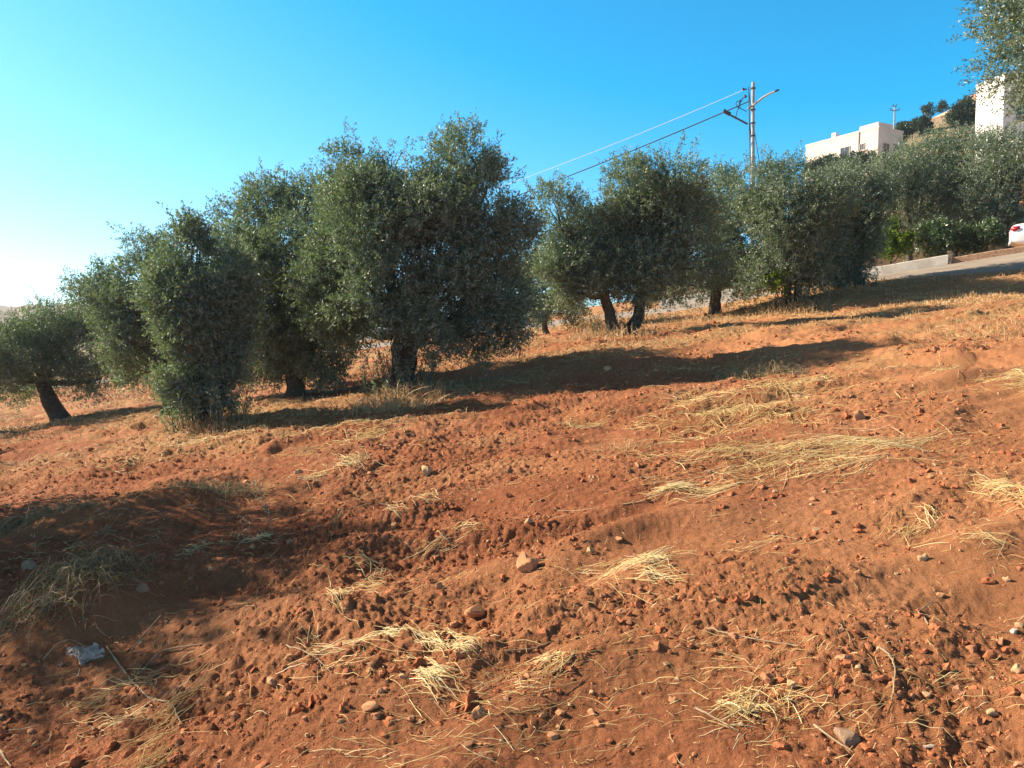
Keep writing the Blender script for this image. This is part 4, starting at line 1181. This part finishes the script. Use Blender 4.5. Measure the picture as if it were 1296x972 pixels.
def dry_turf():
    rng = np.random.default_rng(58)
    n = 60000
    rr = 9 + 26 * rng.random(n) ** 0.8; aa = rng.uniform(-0.70, 0.70, n)
    x = rr * np.sin(aa); y = rr * np.cos(aa)
    du, li, fa = fields(x, y)
    kp = (li * (0.6 + perlin(x * 1.4, y * 2.2, 84)) > 0.42 + 0.12 * rng.normal(size=n)) & (kerb_dist(x, y) > ROADW + 0.1)
    x, y, rr = x[kp], y[kp], rr[kp]
    s = Stalks()
    s.add(dry_blades(x, y, 0.10 * rng.uniform(.3, 1.3, len(x)), rng, 1.1, 4), 0.0021 * np.maximum(1, rr / 7) * rng.uniform(.7, 1.3, len(x)), np.clip(rng.normal(.55, .25, len(x)), 0, 1))
    tag(link('dry_stubble', s.mesh('dry_stubble'), M_DRY), 'low dry grass stubble in strips between the trees', 'dry grass', kind='stuff')
    print('stubble', len(x))

def dry_blades(x, y, H, rng, spread=0.45, m=5):
    n = len(x)
    a = rng.uniform(0, 2 * math.pi, n); le = np.abs(rng.normal(0, spread, n))
    t = np.linspace(0, 1, m)[None]
    z0 = hh(x, y) - 0.01
    hgt = H[:, None] * t
    X = x[:, None] + np.cos(a)[:, None] * le[:, None] * H[:, None] * t ** 1.7; Y = y[:, None] + np.sin(a)[:, None] * le[:, None] * H[:, None] * t ** 1.7
    Z = z0[:, None] + hgt * (1 - 0.25 * le[:, None] * t)
    return np.stack([X, Y, Z], -1)

dry_turf()

def dry_clump(px, py, wpx, hpx, n, hgt, label, seed, mat=None, tone=(.5, .22), group='dry grass clumps under the trees', name='dry_grass_clump', spread=.5):
    rng = np.random.default_rng(seed)
    x0, y0 = gp(px, py, True)
    d = y0; sx = wpx / FPX * d * .5
    x1, y1 = gp(px, py + hpx / 2, True); x2, y2 = gp(px, max(py - hpx / 2, 380), True)
    sy = float(np.clip(abs(y2 - y1) * .5, 0.3, 2.5))
    u = nrm(rng.normal(size=(n, 2))) * rng.random((n, 1)) ** .55
    x = x0 + u[:, 0] * sx; y = y0 + u[:, 1] * sy
    keepb = perlin(x * 2.2, y * 2.2, seed) > -0.35 + 0.35 * rng.normal(size=n)
    x, y, u = x[keepb], y[keepb], u[keepb]; n = len(x)
    H = 0.85 * hgt * rng.uniform(.2, 1.15, n) * (1.1 - .6 * np.linalg.norm(u, axis=1))
    s = Stalks(); s.add(dry_blades(x, y, H, rng, spread * 1.5), 0.0022 * max(1, d / 6) * rng.uniform(.6, 1.2, n), np.clip(rng.normal(*tone, n), 0, 1))
    o = np.array([x0, y0, gz(x0, y0)])
    ob = link(name, s.mesh(name, o), mat or M_DRY); ob.location = o
    tag(ob, label, 'dry grass', group)

dry_clump(505, 512, 120, 26, 900, 0.45, 'dry grass clump round the foot of the tallest tree', 201)
dry_clump(282, 546, 90, 18, 500, 0.32, 'dry grass clump at the foot of the bushy leafy tree', 202, tone=(.35, .2))
dry_clump(770, 428, 110, 24, 900, 0.5, 'dry grass clump round the foot of the forked tree', 203)
dry_clump(745, 415, 60, 16, 420, 0.8, 'taller dry grass clump left behind the forked trunk', 204, tone=(.6, .2))
dry_clump(1000, 392, 80, 16, 600, 0.45, 'dry grass clump at the foot of the tree before the pole', 205)
dry_clump(905, 408, 70, 14, 500, 0.3, 'low dry grass clump at the straight dark trunk', 206)
dry_clump(640, 447, 110, 22, 800, 0.3, 'pale dry grass clump between the tallest and the forked tree', 207, tone=(.6, .2))
dry_clump(850, 405, 90, 20, 600, 0.25, 'pale dry grass clump right of the forked trunk', 208, tone=(.6, .2))
dry_clump(1215, 383, 170, 24, 3600, 0.20, 'bright dry grass bank between the road and the soil at right', 209, tone=(.62, .2))
dry_clump(1085, 372, 90, 14, 700, 0.3, 'dry grass clump under the hanging roadside tree', 210, tone=(.55, .2))
dry_clump(80, 545, 110, 20, 500, 0.2, 'faded green grass patch round the leaning trunk', 211, mat=M_WEED, tone=(.4, .25))
dry_clump(170, 500, 80, 14, 400, 0.25, 'dry grass clump behind the bushy tree at left', 212)
dry_clump(620, 440, 30, 16, 260, 0.55, 'greyish weed tuft standing alone below the right of the tallest tree', 213, mat=M_WEED, tone=(.8, .2))
dry_clump(1255, 420, 110, 26, 700, 0.18, 'low pale stubble near the right edge below the grass bank', 214, tone=(.55, .2))
dry_clump(790, 575, 90, 36, 260, 0.16, 'thin brown withered weeds in front of the wide straw heap', 215, tone=(.25, .2))
dry_clump(455, 595, 22, 12, 90, 0.22, 'single small upright grass tuft in the mid slope', 216, tone=(.6, .2))
dry_clump(430, 660, 14, 8, 40, 0.16, 'tiny green grey tuft near the ditch edge', 217, mat=M_WEED, tone=(.4, .2))

# ------------------------------------------------------------------ weed mound, withered stems, plastic bag
def weed_mound(px, py, rx, ry, n, label, seed, hgt=0.28, leaf=2500):
    rng = np.random.default_rng(seed)
    x0, y0 = gp(px, py, True)
    o = np.array([x0, y0, gz(x0, y0)])
    root = empty('weed_mound', o)
    tag(root, label, 'weed heap', 'withered weed heaps in the left shadow')
    u = nrm(rng.normal(size=(n, 2))) * rng.random((n, 1)) ** .6
    x = x0 + u[:, 0] * rx; y = y0 + u[:, 1] * ry
    s = Stalks()
    half = n // 2
    s.add(dry_blades(x[:half], y[:half], hgt * rng.uniform(.4, 1.2, half) * (1.15 - .6 * np.linalg.norm(u[:half], axis=1)), rng, .9, 6), 0.0018 * rng.uniform(.6, 1.3, half), np.clip(rng.normal(.5, .25, half), 0, 1))
    s.add(lying(x[half:], y[half:], rng.normal(1.2, .8, n - half), rng.uniform(.12, .45, n - half), rng, hgt * .5 * rng.random(n - half) * (1 - (u[half:] ** 2).sum(1)), .6, .06), 0.0018 * rng.uniform(.6, 1.3, n - half), np.clip(rng.normal(.55, .25, n - half), 0, 1))
    link('dry_stems', s.mesh('dry_stems', o), M_WEED, root)
    m = leaf // 8
    u = nrm(rng.normal(size=(m, 2))) * rng.random((m, 1)) ** .6
    P = np.column_stack([x0 + u[:, 0] * rx, y0 + u[:, 1] * ry, np.zeros(m)])
    P[:, 2] = hh(P[:, 0], P[:, 1]) + hgt * .6 * rng.random(m) * (1.1 - np.linalg.norm(u, axis=1))
    D = nrm(rng.normal(size=(m, 3)) + np.array([0, 0, .8]))
    V = leaf_cloud(P, D, rng, 8, .09, .022, .008); F = np.arange(len(V)).reshape(-1, 4)
    link('foliage', np_mesh('foliage', V - o, F, False, {'tone': ('FACE', rng.random(len(F)))}), M_WEEDLEAF, root)
weed_mound(106, 782, 0.36, 0.48, 700, 'large withered weed heap in the shade above the plastic bag', 301, 0.11, 4200)
weed_mound(50, 668, 0.75, 0.4, 700, 'grey weed heap in the shade at the left edge', 302, 0.10, 2400)
weed_mound(265, 632, 0.6, 0.3, 500, 'flat grey weed heap at the top of the left shadow', 303, 0.06, 1200)
weed_mound(960, 470, 0.7, 0.6, 500, 'brown weed heap in the tree shadow behind the wide straw heap', 304, 0.22, 1500)

def dry_stalk(pts, r, label, mat=None, heads=False, seed=1, side=0):
    """pts: (px, py, height above ground) for each joint"""
    rng = np.random.default_rng(seed)
    P = []
    for px, py, h in pts:
        x, y = gp(px, py, True) if h == 0 else (None, None)
        if x is None:      # stands above the previous ground point, keep its distance
            d = P[-1][1]
            p = at(px, py, d + (0.03 if rng.random() > .5 else -.03)); P.append(p)
        else:
            P.append(np.array([x, y, gz(x, y) + r]))
    P = np.array(P)
    s = np.linspace(0, 1, len(P)); t = np.linspace(0, 1, 5 * len(P))
    Q = np.stack([np.interp(t, s, P[:, i]) for i in range(3)], 1)
    for _ in range(2): Q[1:-1] = (Q[:-2] + Q[1:-1] * 2 + Q[2:]) / 4
    g = hh(Q[:, 0], Q[:, 1]); Q[:, 2] = np.maximum(Q[:, 2], g + r * .6)
    o = Q[0].copy()
    tb = Tubes(); tb.add(Q, r * np.linspace(1, .45, len(Q)), 6)
    for _ in range(side):
        k = rng.integers(len(Q) // 4, len(Q) - 2)
        e = Q[k] + rng.normal(size=3) * np.array([.12, .12, .05]) ; e[2] = max(e[2], gz(e[0], e[1]) + .01)
        tb.add(np.linspace(Q[k], e, 4), [r * .6, r * .5, r * .4, r * .25], 5)
    if heads:
        root = empty('withered_plant', o); tag(root, label, 'plant')
        link('stem', tb.mesh('stem', True, o), mat or M_TWIG, root)
        m = 9
        k = rng.integers(len(Q) // 3, len(Q), m)
        V = leaf_cloud(Q[k], nrm(rng.normal(size=(m, 3)) + np.array([0, 0, .6])), rng, 4, .04, .020, .009)
        F = np.arange(len(V)).reshape(-1, 4)
        link('seed_head', np_mesh('seed_head', V - o, F, False, {'tone': ('FACE', rng.uniform(.6, 1, len(F)))}), M_STRAW, root)
        return
    ob = link('dry_stalk', tb.mesh('dry_stalk', True, o), mat or M_TWIG); ob.location = o
    tag(ob, label, 'dry stalk', 'dry stalks lying on the soil')

dry_stalk([(346, 672, 0), (340, 650, 1), (333, 630, 1), (325, 612, 1)], .005, 'withered upright weed with pale seed heads at the ditch edge', heads=True, seed=1, side=5)
dry_stalk([(310, 668, 0), (304, 655, 1), (318, 665, 1), (300, 680, 1)], .004, 'short withered weed leaning left in the sunlit straw patch', heads=True, seed=2, side=2)
dry_stalk([(170, 842, 0), (205, 815, 0), (262, 811, 0)], .006, 'pale straight dry stalk running right from the plastic bag', seed=3)
dry_stalk([(55, 845, 0), (72, 815, 1), (90, 808, 1), (118, 824, 1)], .0055, 'arched pale stalk bending over the plastic bag', seed=4)
dry_stalk([(165, 820, 0), (185, 800, 1), (204, 778, 1)], .005, 'upright dry twig right above the plastic bag', seed=5)
dry_stalk([(135, 820, 0), (165, 845, 0), (190, 878, 0), (215, 890, 0), (232, 920, 0)], .006, 'branched dry stalk running down to the bottom left', seed=6, side=6)
dry_stalk([(130, 690, 0), (140, 668, 1), (152, 648, 1)], .005, 'thin bare twig standing in the left shadow', mat=M_TWIG, seed=7, side=5)
dry_stalk([(1110, 838, 0), (1128, 850, 0), (1133, 875, 0), (1128, 905, 0)], .005, 'curved thin root on the bare soil at lower right', seed=8)
dry_stalk([(895, 806, 0), (945, 820, 0), (1010, 843, 0)], .0045, 'long thin stalk lying across the bare soil at lower right', seed=9)
dry_stalk([(1030, 920, 0), (1055, 940, 0), (1080, 955, 0)], .005, 'thin stalk running into the grey brown rock', seed=10)
dry_stalk([(880, 908, 0), (905, 920, 0), (935, 936, 0)], .005, 'short straight stalk left of the open straw tangle', seed=11)
dry_stalk([(1175, 800, 0), (1160, 770, 0), (1185, 745, 0)], .004, 'bent thin twig on the right hand soil', seed=12, side=2)
dry_stalk([(640, 848, 0), (680, 838, 0), (700, 830, 0)], .004, 'pale stalk lying beside the pale flat stone', M_TWIG, seed=13)
dry_stalk([(0, 935, 0), (6, 950, 0), (14, 962, 0)], .006, 'curled pale stalk at the bottom left corner', seed=14)
dry_stalk([(355, 838, 0), (385, 850, 0), (412, 862, 0)], .005, 'short pale stalk left of the straw line', seed=15, side=1)

def plastic_bag():
    rng = np.random.default_rng(9)
    x0, y0 = gp(108, 832)
    n = 26
    u, v = np.meshgrid(np.linspace(-1, 1, n), np.linspace(-1, 1, n), indexing='ij')
    X = x0 + u * .08 * (1 - .35 * v ** 2 + .3 * np.sin(3 * v + 1)); Y = y0 + v * .06 * (1 - .3 * u ** 2 + .3 * np.sin(2.5 * u))
    Z = .016 * np.abs(perlin(u * 1.7, v * 1.9, 5)) + .022 * np.abs(perlin(u * 4, v * 3.5, 6)) + .010 * np.abs(perlin(u * 9, v * 8, 7)) + .004 * (1 - u * u) * (1 - v * v)
    G = hh(X.ravel(), Y.ravel()).reshape(X.shape)
    top = np.stack([X, Y, G + .008 + Z], -1).reshape(-1, 3)
    bot = np.stack([X, Y, G - .004 + 0 * Z], -1).reshape(-1, 3)
    i = np.arange(n - 1)[:, None] * n; j = np.arange(n - 1)[None]
    F = np.stack([i + j, i + n + j, i + n + j + 1, i + j + 1], -1).reshape(-1, 4)
    V = np.vstack([top, bot]); o = V.mean(0)
    F = np.vstack([F, F[:, ::-1] + n * n])
    rim = list(range(n)) + [k * n + n - 1 for k in range(1, n)] + [(n - 1) * n + k for k in range(n - 2, -1, -1)] + [k * n for k in range(n - 2, 0, -1)]
    rim = np.array(rim); r2 = np.roll(rim, -1)
    F = np.vstack([F, np.stack([rim, rim + n * n, r2 + n * n, r2], 1)])
    ob = link('plastic_bag', np_mesh('plastic_bag', V - o, F, True), M_BAG); ob.location = o
    tag(ob, 'crumpled greyish plastic bag on the soil at lower left', 'plastic bag')
plastic_bag()

def litter_scrap(px, py, w, label, seed):
    rng = np.random.default_rng(seed)
    x, y = gp(px, py); s = w / FPX * y * .5
    V, F = rock_shape(2, rng, 6, .3)
    ob = link('litter_scrap', np_mesh('litter_scrap', V * np.array([1, .5, .3]) * s, F, False), M_BAG)
    ob.location = (x, y, gz(x, y) + s * .15); ob.rotation_euler = (.3, .2, rng.random() * 6)
    tag(ob, label, 'litter', 'scraps of pale litter')
litter_scrap(1176, 946, 14, 'white scrap of litter in the bottom right soil', 1)
litter_scrap(1284, 800, 16, 'white scrap of litter at the right edge', 2)

# ------------------------------------------------------------------ thin haze in the air over the whole slope
def build_haze():
    bm = bmesh.new()
    add_box(bm, (0, 0, 17.5), (3700, 3700, 57))
    me = bm_mesh('haze', bm)
    m = bpy.data.materials.new('haze_air'); m.use_nodes = True
    nd, lk = m.node_tree.nodes, m.node_tree.links
    nd.remove(nd['Principled BSDF'])
    v = nd.new('ShaderNodeVolumePrincipled')
    v.inputs['Color'].default_value = (0.72, 0.86, 1.0, 1)
    v.inputs['Density'].default_value = 0.0004
    v.inputs['Anisotropy'].default_value = 0.4
    lk.new(v.outputs[0], nd['Material Output'].inputs['Volume'])
    tag(link('haze', me, m), 'thin bluish haze in the air over the valley', 'haze', kind='stuff')
build_haze()
